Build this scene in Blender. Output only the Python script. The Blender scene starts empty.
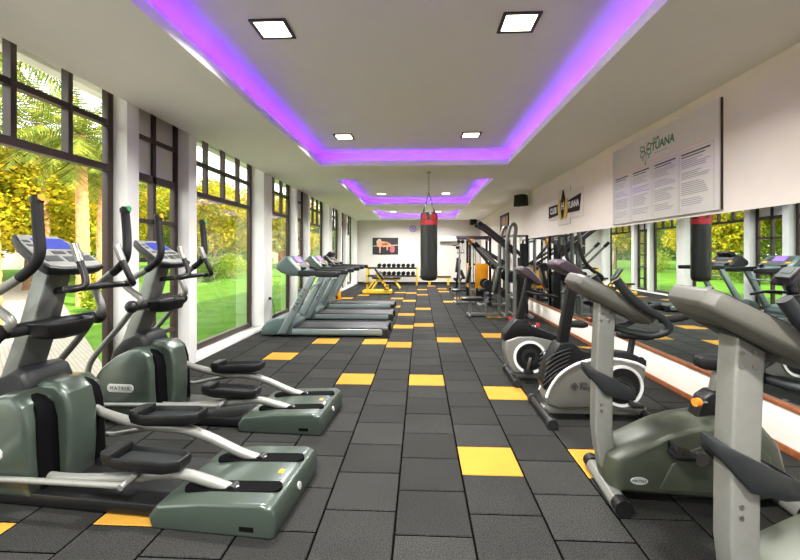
import bpy, bmesh, math, random
from mathutils import Vector, Matrix, Euler
random.seed(7)
SC = bpy.context.scene
COL = SC.collection
R = math.radians

# ------------------------------------------------------------------ materials
def lin(c):
    return tuple(((v/255.)/12.92 if v/255. <= .04045 else ((v/255.+.055)/1.055)**2.4) for v in c) + (1.,)

def mat(name, rgb, rough=.5, metal=0., var=0., scale=20., bump=0., bscale=200., spec=None, coat=0.):
    m = bpy.data.materials.new(name); m.use_nodes = True
    nt = m.node_tree; b = nt.nodes['Principled BSDF']
    b.inputs['Base Color'].default_value = lin(rgb)
    b.inputs['Roughness'].default_value = rough
    b.inputs['Metallic'].default_value = metal
    if spec is not None: b.inputs['Specular IOR Level'].default_value = spec
    if coat: b.inputs['Coat Weight'].default_value = coat; b.inputs['Coat Roughness'].default_value = .1
    if var or bump:
        tc = nt.nodes.new('ShaderNodeTexCoord')
    if var:
        n = nt.nodes.new('ShaderNodeTexNoise'); n.inputs['Scale'].default_value = scale; n.inputs['Detail'].default_value = 5
        nt.links.new(tc.outputs['Object'], n.inputs['Vector'])
        r = nt.nodes.new('ShaderNodeValToRGB')
        c = lin(rgb)
        r.color_ramp.elements[0].position = .3; r.color_ramp.elements[1].position = .7
        r.color_ramp.elements[0].color = tuple(v*(1-var) for v in c[:3])+(1,)
        r.color_ramp.elements[1].color = tuple(min(1, v*(1+var)) for v in c[:3])+(1,)
        nt.links.new(n.outputs['Fac'], r.inputs['Fac']); nt.links.new(r.outputs['Color'], b.inputs['Base Color'])
    if bump:
        n2 = nt.nodes.new('ShaderNodeTexNoise'); n2.inputs['Scale'].default_value = bscale; n2.inputs['Detail'].default_value = 3
        nt.links.new(tc.outputs['Object'], n2.inputs['Vector'])
        bp = nt.nodes.new('ShaderNodeBump'); bp.inputs['Strength'].default_value = bump; bp.inputs['Distance'].default_value = .01
        nt.links.new(n2.outputs['Fac'], bp.inputs['Height']); nt.links.new(bp.outputs['Normal'], b.inputs['Normal'])
    return m

def emit(name, rgb, strength):
    m = bpy.data.materials.new(name); m.use_nodes = True
    nt = m.node_tree; b = nt.nodes['Principled BSDF']
    b.inputs['Base Color'].default_value = lin(rgb)
    b.inputs['Emission Color'].default_value = lin(rgb); b.inputs['Emission Strength'].default_value = strength
    return m

M = {}
M['ceiling'] = mat('ceiling_paint', (249, 249, 244), .7, var=.01, scale=3)
M['ceiling_up'] = mat('coffer_paint', (232, 229, 226), .7, var=.015, scale=3)
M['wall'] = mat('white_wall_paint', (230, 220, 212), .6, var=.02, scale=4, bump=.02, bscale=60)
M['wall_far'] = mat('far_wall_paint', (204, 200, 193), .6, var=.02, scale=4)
M['column'] = mat('column_paint', (240, 239, 236), .55, var=.02, scale=5)
M['plinth'] = mat('white_marble', (225, 224, 220), .3, var=.05, scale=6)
M['frame'] = mat('dark_bronze_frame', (58, 44, 38), .45, .2, var=.1, scale=15)
M['curb'] = mat('curb_paint', (228, 222, 212), .5, var=.02, scale=6)
M['wood'] = mat('varnished_wood', (132, 76, 44), .35, var=.25, scale=14)
M['silver'] = mat('silver_paint', (122, 122, 116), .42, .35, var=.04, scale=30)
M['silver2'] = mat('satin_grey_paint', (118, 121, 117), .42, .35, var=.04, scale=30)
M['green'] = mat('grey_green_paint', (65, 75, 67), .3, .4, var=.05, scale=10, coat=.25)
M['green2'] = mat('grey_olive_plastic', (66, 70, 58), .38, .2, var=.05, scale=12)
M['tread'] = mat('treadmill_grey', (82, 97, 95), .35, .35, var=.04, scale=14)
M['tread_l'] = mat('treadmill_light_grey', (128, 140, 139), .35, .4, var=.04, scale=14)
M['black'] = mat('black_plastic', (14, 14, 15), .42, spec=.35, var=.1, scale=30)
M['rubber'] = mat('black_rubber', (12, 12, 13), .6, spec=.3, var=.15, scale=60, bump=.05, bscale=300)
M['dark'] = mat('charcoal_plastic', (28, 30, 31), .45, spec=.35, var=.08, scale=30)
M['void'] = mat('slot_shade_black', (7, 7, 8), .8, spec=.05)  # near-black colour stands in for the shade inside slots and openings
M['belt'] = mat('running_belt', (34, 33, 36), .5, var=.1, scale=80)
M['chrome'] = mat('chrome', (190, 190, 192), .18, 1.)
M['steel'] = mat('brushed_steel', (150, 146, 140), .3, .9, var=.06, scale=60)
M['yellow'] = mat('yellow_paint', (226, 186, 44), .4, var=.05, scale=12)
M['orange'] = mat('amber_panel', (226, 150, 12), .35, var=.04, scale=8)
M['knob'] = mat('orange_plastic', (246, 132, 40), .35)
M['red'] = mat('red_vinyl', (150, 24, 30), .5, var=.08, scale=20)
M['vinyl'] = mat('black_vinyl', (26, 28, 27), .33, var=.2, scale=14, bump=.12, bscale=30, coat=.2)
M['purplegrey'] = mat('plum_grey_paint', (62, 52, 59), .4, .3, var=.06, scale=20)
M['consolegrey'] = mat('console_grey', (76, 74, 67), .5, .0, var=.04, scale=25)
M['consolelight'] = mat('console_light_grey', (132, 132, 128), .4, .1, var=.03, scale=25)
M['screen'] = emit('blue_screen', (36, 46, 130), .4)
M['screen_p'] = emit('violet_screen', (120, 84, 190), .7)
M['lcd'] = emit('grey_lcd', (112, 120, 112), .2)
M['key'] = mat('keypad_grey', (58, 60, 62), .45)
M['white'] = mat('white_plastic', (226, 226, 224), .4)
M['badge'] = mat('badge_silver', (200, 202, 198), .35, .3)
M['ink'] = mat('dark_ink', (38, 38, 42), .6)
M['inkgrey'] = mat('grey_ink', (158, 154, 164), .7)
M['inkgreen'] = mat('green_ink', (28, 116, 62), .55)
M['inkorange'] = mat('orange_ink', (232, 150, 96), .55)
M['inkblue'] = mat('blue_ink', (52, 96, 130), .55)
M['maroon'] = mat('dark_brown_board', (48, 28, 32), .7, spec=.15)
M['emblem'] = mat('emblem_yellow', (214, 184, 52), .4)
M['whiteink'] = mat('white_ink', (238, 236, 236), .5)
M['acrylic'] = mat('pale_board', (216, 211, 208), .22, var=.01, scale=4, coat=.3)
M['backing'] = mat('pale_backing', (222, 214, 206), .6)
M['inkhead'] = mat('head_ink', (84, 82, 92), .7)
M['print_bg'] = mat('print_dark', (44, 44, 46), .5, var=.3, scale=3)
M['print_floor'] = mat('print_floor', (34, 36, 44), .5, var=.3, scale=6)
M['skin1'] = mat('print_skin', (206, 148, 112), .5, var=.2, scale=9)
M['skin2'] = mat('print_skin_dark', (150, 84, 66), .5, var=.2, scale=9)
M['print_pink'] = mat('print_pink', (178, 96, 104), .5, var=.2, scale=9)
M['print_line'] = mat('print_pale', (190, 186, 174), .5)
M['clock'] = mat('violet_dial', (176, 156, 226), .4)
M['lamp'] = emit('lamp_diffuser', (255, 240, 214), 9.)
M['lampframe'] = mat('lamp_frame', (74, 68, 64), .45, .3)
M['led'] = emit('violet_led', (150, 50, 255), 6.)

def floor_mat(name, rgb, speck):
    m = mat(name, rgb, .8, spec=.06)
    nt = m.node_tree; b = nt.nodes['Principled BSDF']
    tc = nt.nodes.new('ShaderNodeTexCoord')
    n = nt.nodes.new('ShaderNodeTexNoise'); n.inputs['Scale'].default_value = 170; n.inputs['Detail'].default_value = 4
    n2 = nt.nodes.new('ShaderNodeTexNoise'); n2.inputs['Scale'].default_value = 2.2; n2.inputs['Detail'].default_value = 6
    g = nt.nodes.new('ShaderNodeNewGeometry')
    for q in (n, n2): nt.links.new(tc.outputs['Object'], q.inputs['Vector'])
    r = nt.nodes.new('ShaderNodeValToRGB'); c = lin(rgb)
    r.color_ramp.elements[0].position = .35; r.color_ramp.elements[1].position = .72
    r.color_ramp.elements[0].color = tuple(v*(1-speck) for v in c[:3])+(1,)
    r.color_ramp.elements[1].color = tuple(min(1, v*(1+speck*1.6)) for v in c[:3])+(1,)
    nt.links.new(n.outputs['Fac'], r.inputs['Fac'])
    ad = nt.nodes.new('ShaderNodeMath'); ad.operation = 'ADD'
    mu = nt.nodes.new('ShaderNodeMath'); mu.operation = 'MULTIPLY'; mu.inputs[1].default_value = .35
    nt.links.new(g.outputs['Random Per Island'], mu.inputs[0])
    m2 = nt.nodes.new('ShaderNodeMath'); m2.operation = 'MULTIPLY'; m2.inputs[1].default_value = .5
    nt.links.new(n2.outputs['Fac'], m2.inputs[0])
    nt.links.new(mu.outputs[0], ad.inputs[0]); nt.links.new(m2.outputs[0], ad.inputs[1])
    a2 = nt.nodes.new('ShaderNodeMath'); a2.operation = 'ADD'; a2.inputs[1].default_value = .58
    nt.links.new(ad.outputs[0], a2.inputs[0])
    mx = nt.nodes.new('ShaderNodeVectorMath'); mx.operation = 'SCALE'
    nt.links.new(r.outputs['Color'], mx.inputs[0]); nt.links.new(a2.outputs[0], mx.inputs['Scale'])
    nt.links.new(mx.outputs[0], b.inputs['Base Color'])
    bp = nt.nodes.new('ShaderNodeBump'); bp.inputs['Strength'].default_value = .35; bp.inputs['Distance'].default_value = .004
    nt.links.new(n.outputs['Fac'], bp.inputs['Height']); nt.links.new(bp.outputs['Normal'], b.inputs['Normal'])
    return m
M['tile'] = floor_mat('black_rubber_tile', (40, 40, 38), .75)
M['tile_y'] = floor_mat('yellow_rubber_tile', (158, 118, 46), .12)
M['subfloor'] = mat('tile_joint', (9, 9, 9), .9, spec=.0)

def mirror_mat():
    m = bpy.data.materials.new('mirror_glass'); m.use_nodes = True
    b = m.node_tree.nodes['Principled BSDF']
    b.inputs['Base Color'].default_value = (.74, .80, .79, 1); b.inputs['Metallic'].default_value = 1; b.inputs['Roughness'].default_value = 0.0
    return m
M['mirror'] = mirror_mat()

def glass_mat():
    m = bpy.data.materials.new('window_glass'); m.use_nodes = True
    nt = m.node_tree; nt.nodes.clear()
    o = nt.nodes.new('ShaderNodeOutputMaterial'); t = nt.nodes.new('ShaderNodeBsdfTransparent'); g = nt.nodes.new('ShaderNodeBsdfGlossy')
    t.inputs['Color'].default_value = (.95, .97, .95, 1); g.inputs['Roughness'].default_value = 0.0
    f = nt.nodes.new('ShaderNodeLayerWeight'); f.inputs['Blend'].default_value = .12
    x = nt.nodes.new('ShaderNodeMath'); x.operation = 'MULTIPLY'; x.inputs[1].default_value = .3
    mx = nt.nodes.new('ShaderNodeMixShader')
    nt.links.new(f.outputs['Fresnel'], x.inputs[0]); nt.links.new(x.outputs[0], mx.inputs[0])
    nt.links.new(t.outputs[0], mx.inputs[1]); nt.links.new(g.outputs[0], mx.inputs[2]); nt.links.new(mx.outputs[0], o.inputs[0])
    return m
M['glass'] = glass_mat()

def leaf_mat(name, a, b_, trans=.35):
    m = bpy.data.materials.new(name); m.use_nodes = True
    nt = m.node_tree; nt.nodes.clear()
    o = nt.nodes.new('ShaderNodeOutputMaterial'); d = nt.nodes.new('ShaderNodeBsdfDiffuse'); t = nt.nodes.new('ShaderNodeBsdfTranslucent')
    g = nt.nodes.new('ShaderNodeNewGeometry'); r = nt.nodes.new('ShaderNodeValToRGB')
    r.color_ramp.elements[0].color = lin(a); r.color_ramp.elements[1].color = lin(b_)
    nt.links.new(g.outputs['Random Per Island'], r.inputs['Fac'])
    mx = nt.nodes.new('ShaderNodeMixShader'); mx.inputs[0].default_value = trans
    for q in (d, t): nt.links.new(r.outputs['Color'], q.inputs['Color'])
    nt.links.new(d.outputs[0], mx.inputs[1]); nt.links.new(t.outputs[0], mx.inputs[2]); nt.links.new(mx.outputs[0], o.inputs[0])
    return m
M['frost'] = mat('frosted_pane', (215, 215, 205), .5)
M['leaf_gold'] = leaf_mat('golden_leaves', (216, 182, 46), (108, 138, 40))
M['leaf_green'] = leaf_mat('green_leaves', (104, 136, 40), (168, 174, 56))
M['leaf_dark'] = leaf_mat('dark_leaves', (74, 106, 44), (124, 142, 56))
M['leaf_palm'] = leaf_mat('palm_leaves', (70, 100, 44), (150, 150, 66), .2)
M['bark'] = mat('bark', (112, 84, 60), .8, var=.3, scale=8, bump=.5, bscale=20)
M['palmbark'] = mat('palm_bark', (196, 142, 96), .85, var=.35, scale=9, bump=.8, bscale=16)
M['flower'] = leaf_mat('blossom', (200, 120, 90), (210, 170, 90))

def ground_mat(name, a, b_, scale):
    m = mat(name, a, .9)
    nt = m.node_tree; b = nt.nodes['Principled BSDF']; b.inputs['Specular IOR Level'].default_value = .1
    tc = nt.nodes.new('ShaderNodeTexCoord')
    n = nt.nodes.new('ShaderNodeTexNoise'); n.inputs['Scale'].default_value = scale; n.inputs['Detail'].default_value = 8; n.inputs['Roughness'].default_value = .7
    nt.links.new(tc.outputs['Object'], n.inputs['Vector'])
    r = nt.nodes.new('ShaderNodeValToRGB'); r.color_ramp.elements[0].position = .35; r.color_ramp.elements[1].position = .65
    r.color_ramp.elements[0].color = lin(a); r.color_ramp.elements[1].color = lin(b_)
    nt.links.new(n.outputs['Fac'], r.inputs['Fac']); nt.links.new(r.outputs['Color'], b.inputs['Base Color'])
    return m
M['lawn'] = ground_mat('lawn_grass', (60, 100, 28), (96, 132, 40), 1.6)

def brick_mat():
    m = mat('paving_brick', (180, 172, 160), .85)
    nt = m.node_tree; b = nt.nodes['Principled BSDF']
    tc = nt.nodes.new('ShaderNodeTexCoord'); mp = nt.nodes.new('ShaderNodeMapping'); mp.inputs['Rotation'].default_value = (0, 0, R(42))
    br = nt.nodes.new('ShaderNodeTexBrick'); br.inputs['Scale'].default_value = 4.5
    br.inputs['Color1'].default_value = lin((160, 150, 137)); br.inputs['Color2'].default_value = lin((144, 135, 123)); br.inputs['Mortar'].default_value = lin((120, 114, 104))
    br.inputs['Mortar Size'].default_value = .025
    nt.links.new(tc.outputs['Object'], mp.inputs[0]); nt.links.new(mp.outputs[0], br.inputs['Vector']); nt.links.new(br.outputs['Color'], b.inputs['Base Color'])
    return m
M['paving'] = brick_mat()

# ------------------------------------------------------------------ mesh builder
class MB:
    def __init__(s): s.bm = bmesh.new()
    def face(s, pts):
        vs = [s.bm.verts.new(p) for p in pts]
        return s.bm.faces.new(vs)
    def box(s, c, size, rot=None):
        hx, hy, hz = (v/2. for v in size)
        m = Matrix.Translation(c) @ (Euler(rot).to_matrix().to_4x4() if rot else Matrix.Identity(4))
        v = [s.bm.verts.new(m @ Vector((x*hx, y*hy, z*hz))) for x in (-1, 1) for y in (-1, 1) for z in (-1, 1)]
        for q in ((0, 1, 3, 2), (4, 6, 7, 5), (0, 4, 5, 1), (2, 3, 7, 6), (0, 2, 6, 4), (1, 5, 7, 3)):
            s.bm.faces.new([v[i] for i in q])
        return s
    def b2(s, x0, x1, y0, y1, z0, z1):
        return s.box(((x0+x1)/2, (y0+y1)/2, (z0+z1)/2), (abs(x1-x0), abs(y1-y0), abs(z1-z0)))
    def rings(s, rings, cap=True):
        vr = [[s.bm.verts.new(p) for p in r] for r in rings]
        n = len(vr[0])
        for a, b in zip(vr, vr[1:]):
            for i in range(n):
                s.bm.faces.new((a[i], a[(i+1) % n], b[(i+1) % n], b[i]))
        if cap:
            s.bm.faces.new(list(reversed(vr[0]))); s.bm.faces.new(vr[-1])
        return s
    def tube(s, pts, r, seg=10, smooth=0, cap=True):
        pts = [Vector(p) for p in pts]
        rad = list(r) if hasattr(r, '__len__') else [r]*len(pts)
        if smooth and len(pts) > 2:
            P, Q = [], []
            n = len(pts)
            for i in range(n-1):
                p0 = pts[max(i-1, 0)]; p1 = pts[i]; p2 = pts[i+1]; p3 = pts[min(i+2, n-1)]
                for k in range(smooth):
                    t = k/smooth
                    P.append(.5*((2*p1)+(p2-p0)*t+(2*p0-5*p1+4*p2-p3)*t*t+(3*p1-p0-3*p2+p3)*t**3)); Q.append(rad[i]+(rad[i+1]-rad[i])*t)
            P.append(pts[-1]); Q.append(rad[-1]); pts, rad = P, Q
        tang = []
        for i in range(len(pts)):
            a = pts[max(i-1, 0)]; b = pts[min(i+1, len(pts)-1)]
            tang.append((b-a).normalized())
        t0 = tang[0]; up = Vector((0, 0, 1)) if abs(t0.z) < .9 else Vector((1, 0, 0))
        n0 = t0.cross(up).normalized(); rr = []
        for i, p in enumerate(pts):
            t = tang[i]
            n0 = (n0 - t*n0.dot(t)).normalized(); bn = t.cross(n0)
            rr.append([p+(n0*math.cos(a)+bn*math.sin(a))*rad[i] for a in [2*math.pi*k/seg for k in range(seg)]])
        return s.rings(rr, cap)
    def cyl(s, a, b, r, r2=None, seg=20):
        return s.tube([a, b], [r, r if r2 is None else r2], seg)
    def flatbar(s, pts, w, t, side=(0, 1, 0), smooth=0):
        # rectangular bar: width w along 'side', thickness t across
        pts = [Vector(p) for p in pts]; sd = Vector(side).normalized(); rr = []
        for i, p in enumerate(pts):
            tg = (pts[min(i+1, len(pts)-1)]-pts[max(i-1, 0)]).normalized()
            n = tg.cross(sd).normalized()
            rr.append([p+sd*w/2+n*t/2, p-sd*w/2+n*t/2, p-sd*w/2-n*t/2, p+sd*w/2-n*t/2])
        return s.rings(rr)
    def prism(s, poly, axis, a, b):
        def P(u, v, w):
            return {'x': (w, u, v), 'y': (u, w, v), 'z': (u, v, w)}[axis]
        return s.rings([[P(u, v, a) for u, v in poly], [P(u, v, b) for u, v in poly]])
    def loft(s, poly, axis, secs, ctr):
        # secs: (w, scale)
        def P(u, v, w):
            return {'x': (w, u, v), 'y': (u, w, v), 'z': (u, v, w)}[axis]
        return s.rings([[P(ctr[0]+(u-ctr[0])*k, ctr[1]+(v-ctr[1])*k, w) for u, v in poly] for w, k in secs])
    def sphere(s, c, r, seg=16, rg=10):
        r = r if hasattr(r, '__len__') else (r, r, r)
        rr = []
        for i in range(1, rg):
            t = math.pi*i/rg
            rr.append([(c[0]+r[0]*math.sin(t)*math.cos(2*math.pi*k/seg), c[1]+r[1]*math.sin(t)*math.sin(2*math.pi*k/seg), c[2]-r[2]*math.cos(t)) for k in range(seg)])
        return s.rings(rr)
    def lathe(s, prof, c=(0, 0, 0), seg=28):
        return s.rings([[(c[0]+r*math.cos(2*math.pi*k/seg), c[1]+r*math.sin(2*math.pi*k/seg), c[2]+z) for k in range(seg)] for r, z in prof])
    def ring(s, c, axis, r0, r1, w, seg=32):
        # flat ring: inner r0, outer r1, thickness w around axis
        def P(a, r, d):
            x, y = r*math.cos(a), r*math.sin(a)
            o = {'x': (d, x, y), 'y': (x, d, y), 'z': (x, y, d)}[axis]
            return tuple(c[i]+o[i] for i in range(3))
        A = [2*math.pi*k/seg for k in range(seg)]
        L = [[s.bm.verts.new(P(a, r, d)) for a in A] for r, d in ((r0, -w/2), (r1, -w/2), (r1, w/2), (r0, w/2))]
        for j in range(4):
            p, q = L[j], L[(j+1) % 4]
            for i in range(seg): s.bm.faces.new((p[i], p[(i+1) % seg], q[(i+1) % seg], q[i]))
        return s
    def build(s, name, m, parent=None, bevel=0., segs=2, ang=32, recalc=True):
        bm = s.bm
        if recalc: bmesh.ops.recalc_face_normals(bm, faces=bm.faces)
        if bevel:
            es = [e for e in bm.edges if len(e.link_faces) == 2 and e.calc_face_angle(0) > R(28)]
            if es: bmesh.ops.bevel(bm, geom=es, offset=bevel, segments=segs, profile=.5, affect='EDGES', clamp_overlap=True)
        me = bpy.data.meshes.new(name); bm.to_mesh(me); bm.free()
        me.materials.append(M[m] if isinstance(m, str) else m)
        me.shade_smooth(); me.set_sharp_from_angle(angle=R(ang))
        o = bpy.data.objects.new(name, me); COL.objects.link(o)
        if parent: o.parent = parent
        return o

def tag(o, label=None, cat=None, group=None, kind=None):
    if label: o['label'] = label
    if cat: o['category'] = cat
    if group: o['group'] = group
    if kind: o['kind'] = kind
    return o
def thing(name, loc, rz, label, cat, group=None):
    o = bpy.data.objects.new(name, None); COL.objects.link(o); o.empty_display_size = .1
    o.location = loc; o.rotation_euler = (0, 0, R(rz))
    return tag(o, label, cat, group)
def copy_tree(o, parent=None):
    c = o.copy(); COL.objects.link(c)
    if parent: c.parent = parent
    for ch in list(o.children): copy_tree(ch, c)
    return c
def copy_thing(o, loc, rz, label, cat=None, group=None):
    c = copy_tree(o); c.location = loc; c.rotation_euler = (0, 0, R(rz)); c['label'] = label
    return c
def struct(o): o['kind'] = 'structure'; return o

def text(name, s, size, m, parent, matrix, ext=.0015, shear=0., align='CENTER', space=1., bold=0.):
    cu = bpy.data.curves.new(name, 'FONT'); cu.body = s; cu.size = size; cu.extrude = ext; cu.align_x = align; cu.align_y = 'CENTER'
    cu.shear = shear; cu.offset = bold; cu.space_character = space
    to = bpy.data.objects.new('tmp_text', cu); COL.objects.link(to)
    me = bpy.data.meshes.new_from_object(to.evaluated_get(bpy.context.evaluated_depsgraph_get()))
    bpy.data.objects.remove(to); bpy.data.curves.remove(cu)
    me.transform(matrix); me.materials.clear(); me.materials.append(M[m])
    o = bpy.data.objects.new(name, me); COL.objects.link(o)
    if parent: o.parent = parent
    return o
def basis(o, ex, ey):
    ex = Vector(ex).normalized(); ey = Vector(ey); ey = (ey-ex*ey.dot(ex)).normalized(); ez = ex.cross(ey)
    m = Matrix((ex, ey, ez)).transposed().to_4x4(); m.translation = Vector(o); return m

# ------------------------------------------------------------------ camera
H = 1.5
cam = bpy.data.cameras.new('camera'); co = bpy.data.objects.new('camera', cam); COL.objects.link(co)
cam.sensor_width = 36; cam.lens = 417/800*36; cam.shift_y = -27/800; cam.clip_start = .05; cam.clip_end = 500
co.location = (0, 0, H); co.rotation_euler = (R(90), 0, math.atan(20.5/417))
SC.camera = co

# ------------------------------------------------------------------ room shell
XL, XR, YB, YF, ZC = -3.1, 2.875, 20.4, -6.4, 3.10
XO = -3.5
T = .42
YEL = {(-2, 15), (-3, 16), (-5, 16), (-6, 13), (0, 16), (-1, 20), (-2, 19), (-2, 23), (-1, 26), (1, 30), (-3, 27), (-3, 32), (-2, 30), (-1, 35), (2, 32), (-3, 37), (-2, 36), (1, 38), (1, 41), (3, 23), (-1, 40), (2, 17), (-6, 34), (-7, 32), (5, 15), (-5, 5), (-7, 4), (0, 6), (-1, 11), (-3, 11), (1, 10), (2, 6), (0, 44), (-5, 38), (4, 40)}
def make_floor():
    mb = MB(); bm = mb.bm
    g = .0055; ch = .005
    yel = []
    for k in range(-8, 7):
        x0, x1 = .28+T*k+g, .28+T*(k+1)-g
        x0 = max(x0, XL+.0); x1 = min(x1, XR)
        if x1-x0 < .05: continue
        ph = .32 if k % 2 == 0 else .12
        for r in range(-17, 49):
            y0, y1 = ph+T*r+g, ph+T*(r+1)-g
            y0 = max(y0, YF); y1 = min(y1, YB)
            if y1-y0 < .05: continue
            dz = random.uniform(-.0008, .0008)
            b = [bm.verts.new((x, y, -.02)) for x, y in ((x0, y0), (x1, y0), (x1, y1), (x0, y1))]
            m_ = [bm.verts.new((x, y, -.005)) for x, y in ((x0, y0), (x1, y0), (x1, y1), (x0, y1))]
            t = [bm.verts.new((x, y, dz)) for x, y in ((x0+ch, y0+ch), (x1-ch, y0+ch), (x1-ch, y1-ch), (x0+ch, y1-ch))]
            fs = [bm.faces.new(t)]
            for i in range(4):
                j = (i+1) % 4
                bm.faces.new((b[i], b[j], m_[j], m_[i])).material_index = 2; fs.append(bm.faces.new((m_[i], m_[j], t[j], t[i])))
            if (k, r) in YEL:
                for f_ in fs: f_.material_index = 1
    f_ = mb.face([(XL, YF, -.012), (XR, YF, -.012), (XR, YB, -.012), (XL, YB, -.012)]); f_.material_index = 2
    o = mb.build('floor', 'tile', recalc=True, ang=20)
    o.data.materials.append(M['tile_y']); o.data.materials.append(M['subfloor'])
    for p in o.data.polygons: p.use_smooth = False
    struct(o)
make_floor()

COFF = [(-1.84, 1.566, -4.0, 1.1), (-1.84, 1.566, 2.42, 7.62), (-1.84, 1.566, 9.05, 14.05), (-1.84, 1.566, 15.6, 19.75)]
LIPH, LEDGE, ZU = 3.19, .15, 3.36
def make_ceiling():
    mb = MB(); f_ = mb.face
    x0, x1 = COFF[0][0], COFF[0][1]
    f_([(XL, YF, ZC), (x0, YF, ZC), (x0, YB, ZC), (XL, YB, ZC)])
    f_([(x1, YF, ZC), (XR, YF, ZC), (XR, YB, ZC), (x1, YB, ZC)])
    ys = [YF]+[v for c in COFF for v in c[2:]]+[YB]
    for a, b in zip(ys[::2], ys[1::2]):
        f_([(x0, a, ZC), (x1, a, ZC), (x1, b, ZC), (x0, b, ZC)])
    up = []
    for (a, b, c, d) in COFF:
        P = [(a, c), (b, c), (b, d), (a, d)]; e = LEDGE; Q = [(a-e, c-e), (b+e, c-e), (b+e, d+e), (a-e, d+e)]
        L = [(a-.02, c-.02), (b+.02, c-.02), (b+.02, d+.02), (a-.02, d+.02)]
        for i in range(4):
            j = (i+1) % 4
            f_([(*P[i], ZC), (*P[j], ZC), (*P[j], LIPH), (*P[i], LIPH)])
            f_([(*P[i], LIPH), (*P[j], LIPH), (*L[j], LIPH), (*L[i], LIPH)])
            f_([(*L[i], LIPH), (*L[j], LIPH), (*L[j], LIPH-.05), (*L[i], LIPH-.05)])
            f_([(*L[i], LIPH-.05), (*L[j], LIPH-.05), (*Q[j], LIPH-.05), (*Q[i], LIPH-.05)])
            f_([(*Q[i], LIPH-.05), (*Q[j], LIPH-.05), (*Q[j], ZU), (*Q[i], ZU)])
        q = f_([(*p, ZU) for p in Q])
    # front edge along the windows, recess above them, and the roof slab
    f_([(XL, YF, ZC), (XL, YB, ZC), (XL, YB, 3.34), (XL, YF, 3.34)])
    f_([(XL, YF, 3.34), (XL, YB, 3.34), (XO-.1, YB, 3.34), (XO-.1, YF, 3.34)])
    mb.b2(XO-.25, XR+.25, YF-.2, YB+.2, 3.42, 3.62)
    mb.b2(XO-.25, XO-.1, YF-.2, YB+.2, 3.30, 3.42)
    struct(mb.build('ceiling', 'ceiling', recalc=False, ang=15))
make_ceiling()

struct(MB().b2(XR, XR+.2, YF-.2, YB+.2, -.1, 3.42).build('wall_right', 'wall'))
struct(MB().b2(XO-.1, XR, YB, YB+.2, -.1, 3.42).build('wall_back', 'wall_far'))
struct(MB().b2(XO-.1, XR, YF-.2, YF, -.1, 3.42).build('wall_front', 'wall'))
struct(MB().b2(XO-.1, XR-.14, YB-.015, YB, 0, .09).build('baseboard_back', 'dark', bevel=.003))
# raised curb with wooden ledge under the mirror
XC = 2.75; YM = 12.1
struct(MB().b2(XC, XR, YF, YM, -.01, .33).build('trim_1', 'curb', bevel=.003))
struct(MB().b2(XC-.015, XR, YF, YM+.01, .33, .362).build('trim_2', 'wood', bevel=.005))
struct(MB().b2(XC-.018, XC, YF, YM, 0, .055).build('baseboard_right', 'wood', bevel=.004))
struct(MB().b2(XR-.015, XR, YM, YB, 0, .09).build('baseboard_right_far', 'dark', bevel=.003))
mir = MB().b2(2.767, XR-.001, YF+.02, YM-.03, .364, 1.866).build('wall_mirror', 'mirror')
tag(mir, 'long frameless mirror on the right wall above the white curb', 'mirror')

# columns and windows along the left side (module repeats every 5.95 m)
MOD = 5.95
cols, wins = [], []
for n in (-2, -1, 0, 1, 2):
    o = MOD*n-.155
    cols += [(2.34+o, 2.79+o, 0), (4.42+o, 4.61+o, 1), (5.60+o, 5.80+o, 1)]
    wins += [(2.79+o, 4.42+o, 'B3'), (4.61+o, 5.60+o, 'N'), (5.80+o, 8.29+o, 'B4')]
ci = 0
for (a, b, thin) in sorted(cols):
    if b < YF+.1 or a > YB-.2: continue
    ci += 1
    mb = MB().b2(XL, -3.345 if thin else -3.45, a, b, -.1, 3.36)
    struct(mb.build('column', 'column', bevel=.006))
struct(MB().b2(XL, XO, YB-.28, YB, -.1, 3.36).build('column', 'column', bevel=.006))
wi = 0
for (a, b, kind) in sorted(wins):
    a = max(a, YF); b = min(b, YB-.28)
    if b-a < .4: continue
    wi += 1
    xi = -3.25 if kind in ('B3', 'N') else -3.35
    d = .07; xm = xi-d/2; w = .075
    root = struct(MB().b2(xi, xi-d, a, a+w, .04, 3.34).b2(xi, xi-d, b-w, b, .04, 3.34).b2(xi, xi-d, a+w, b-w, .04, .13).b2(xi, xi-d, a+w, b-w, 3.27, 3.34).build('window_%d' % wi, 'frame', bevel=.004))
    mb = MB()
    if kind == 'N':
        zs = [.5, .96, 1.42, 1.88, 2.39, 2.86]
        mid = (a+b)/2
        mb.b2(xi, xi-d, mid-.03, mid+.03, .13, 3.27)
        for z in zs:
            h = .045 if z == 2.39 else .025
            mb.b2(xi, xi-d, a+w, b-w, z-h, z+h)
    else:
        nd = 3 if kind == 'B3' else 4
        y0 = a if kind == 'B3' else a+.18
        for z, h in ((2.39, .035), (2.86, .028)): mb.b2(xi, xi-d, a+w, b-w, z-h, z+h)
        for i in range(1, nd):
            y = y0+(b-y0)*i/nd
            mb.b2(xi+.002, xi-d+.002, y-.026, y+.026, 2.42, 3.27)
        if kind == 'B4': mb.b2(xi+.002, xi-d+.002, y0-.026, y0+.026, 2.42, 3.27)
    mb.build('glazing_bars', 'frame', root)
    if kind == 'N':
        MB().b2(xm-.003, xm+.003, a+.03, b-.03, .1, 2.39).build('glass_pane', 'glass', root)
        MB().b2(xm-.003, xm+.003, a+.03, b-.03, 2.39, 3.3).build('frosted_pane', 'frost', root)
    else:
        MB().b2(xm-.003, xm+.003, a+.03, b-.03, .1, 3.3).build('glass_pane', 'glass', root)
    struct(MB().b2(XL+.0, XO, a, b, -.1, .035).build('window_sill_%d' % wi, 'plinth', bevel=.004))

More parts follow.
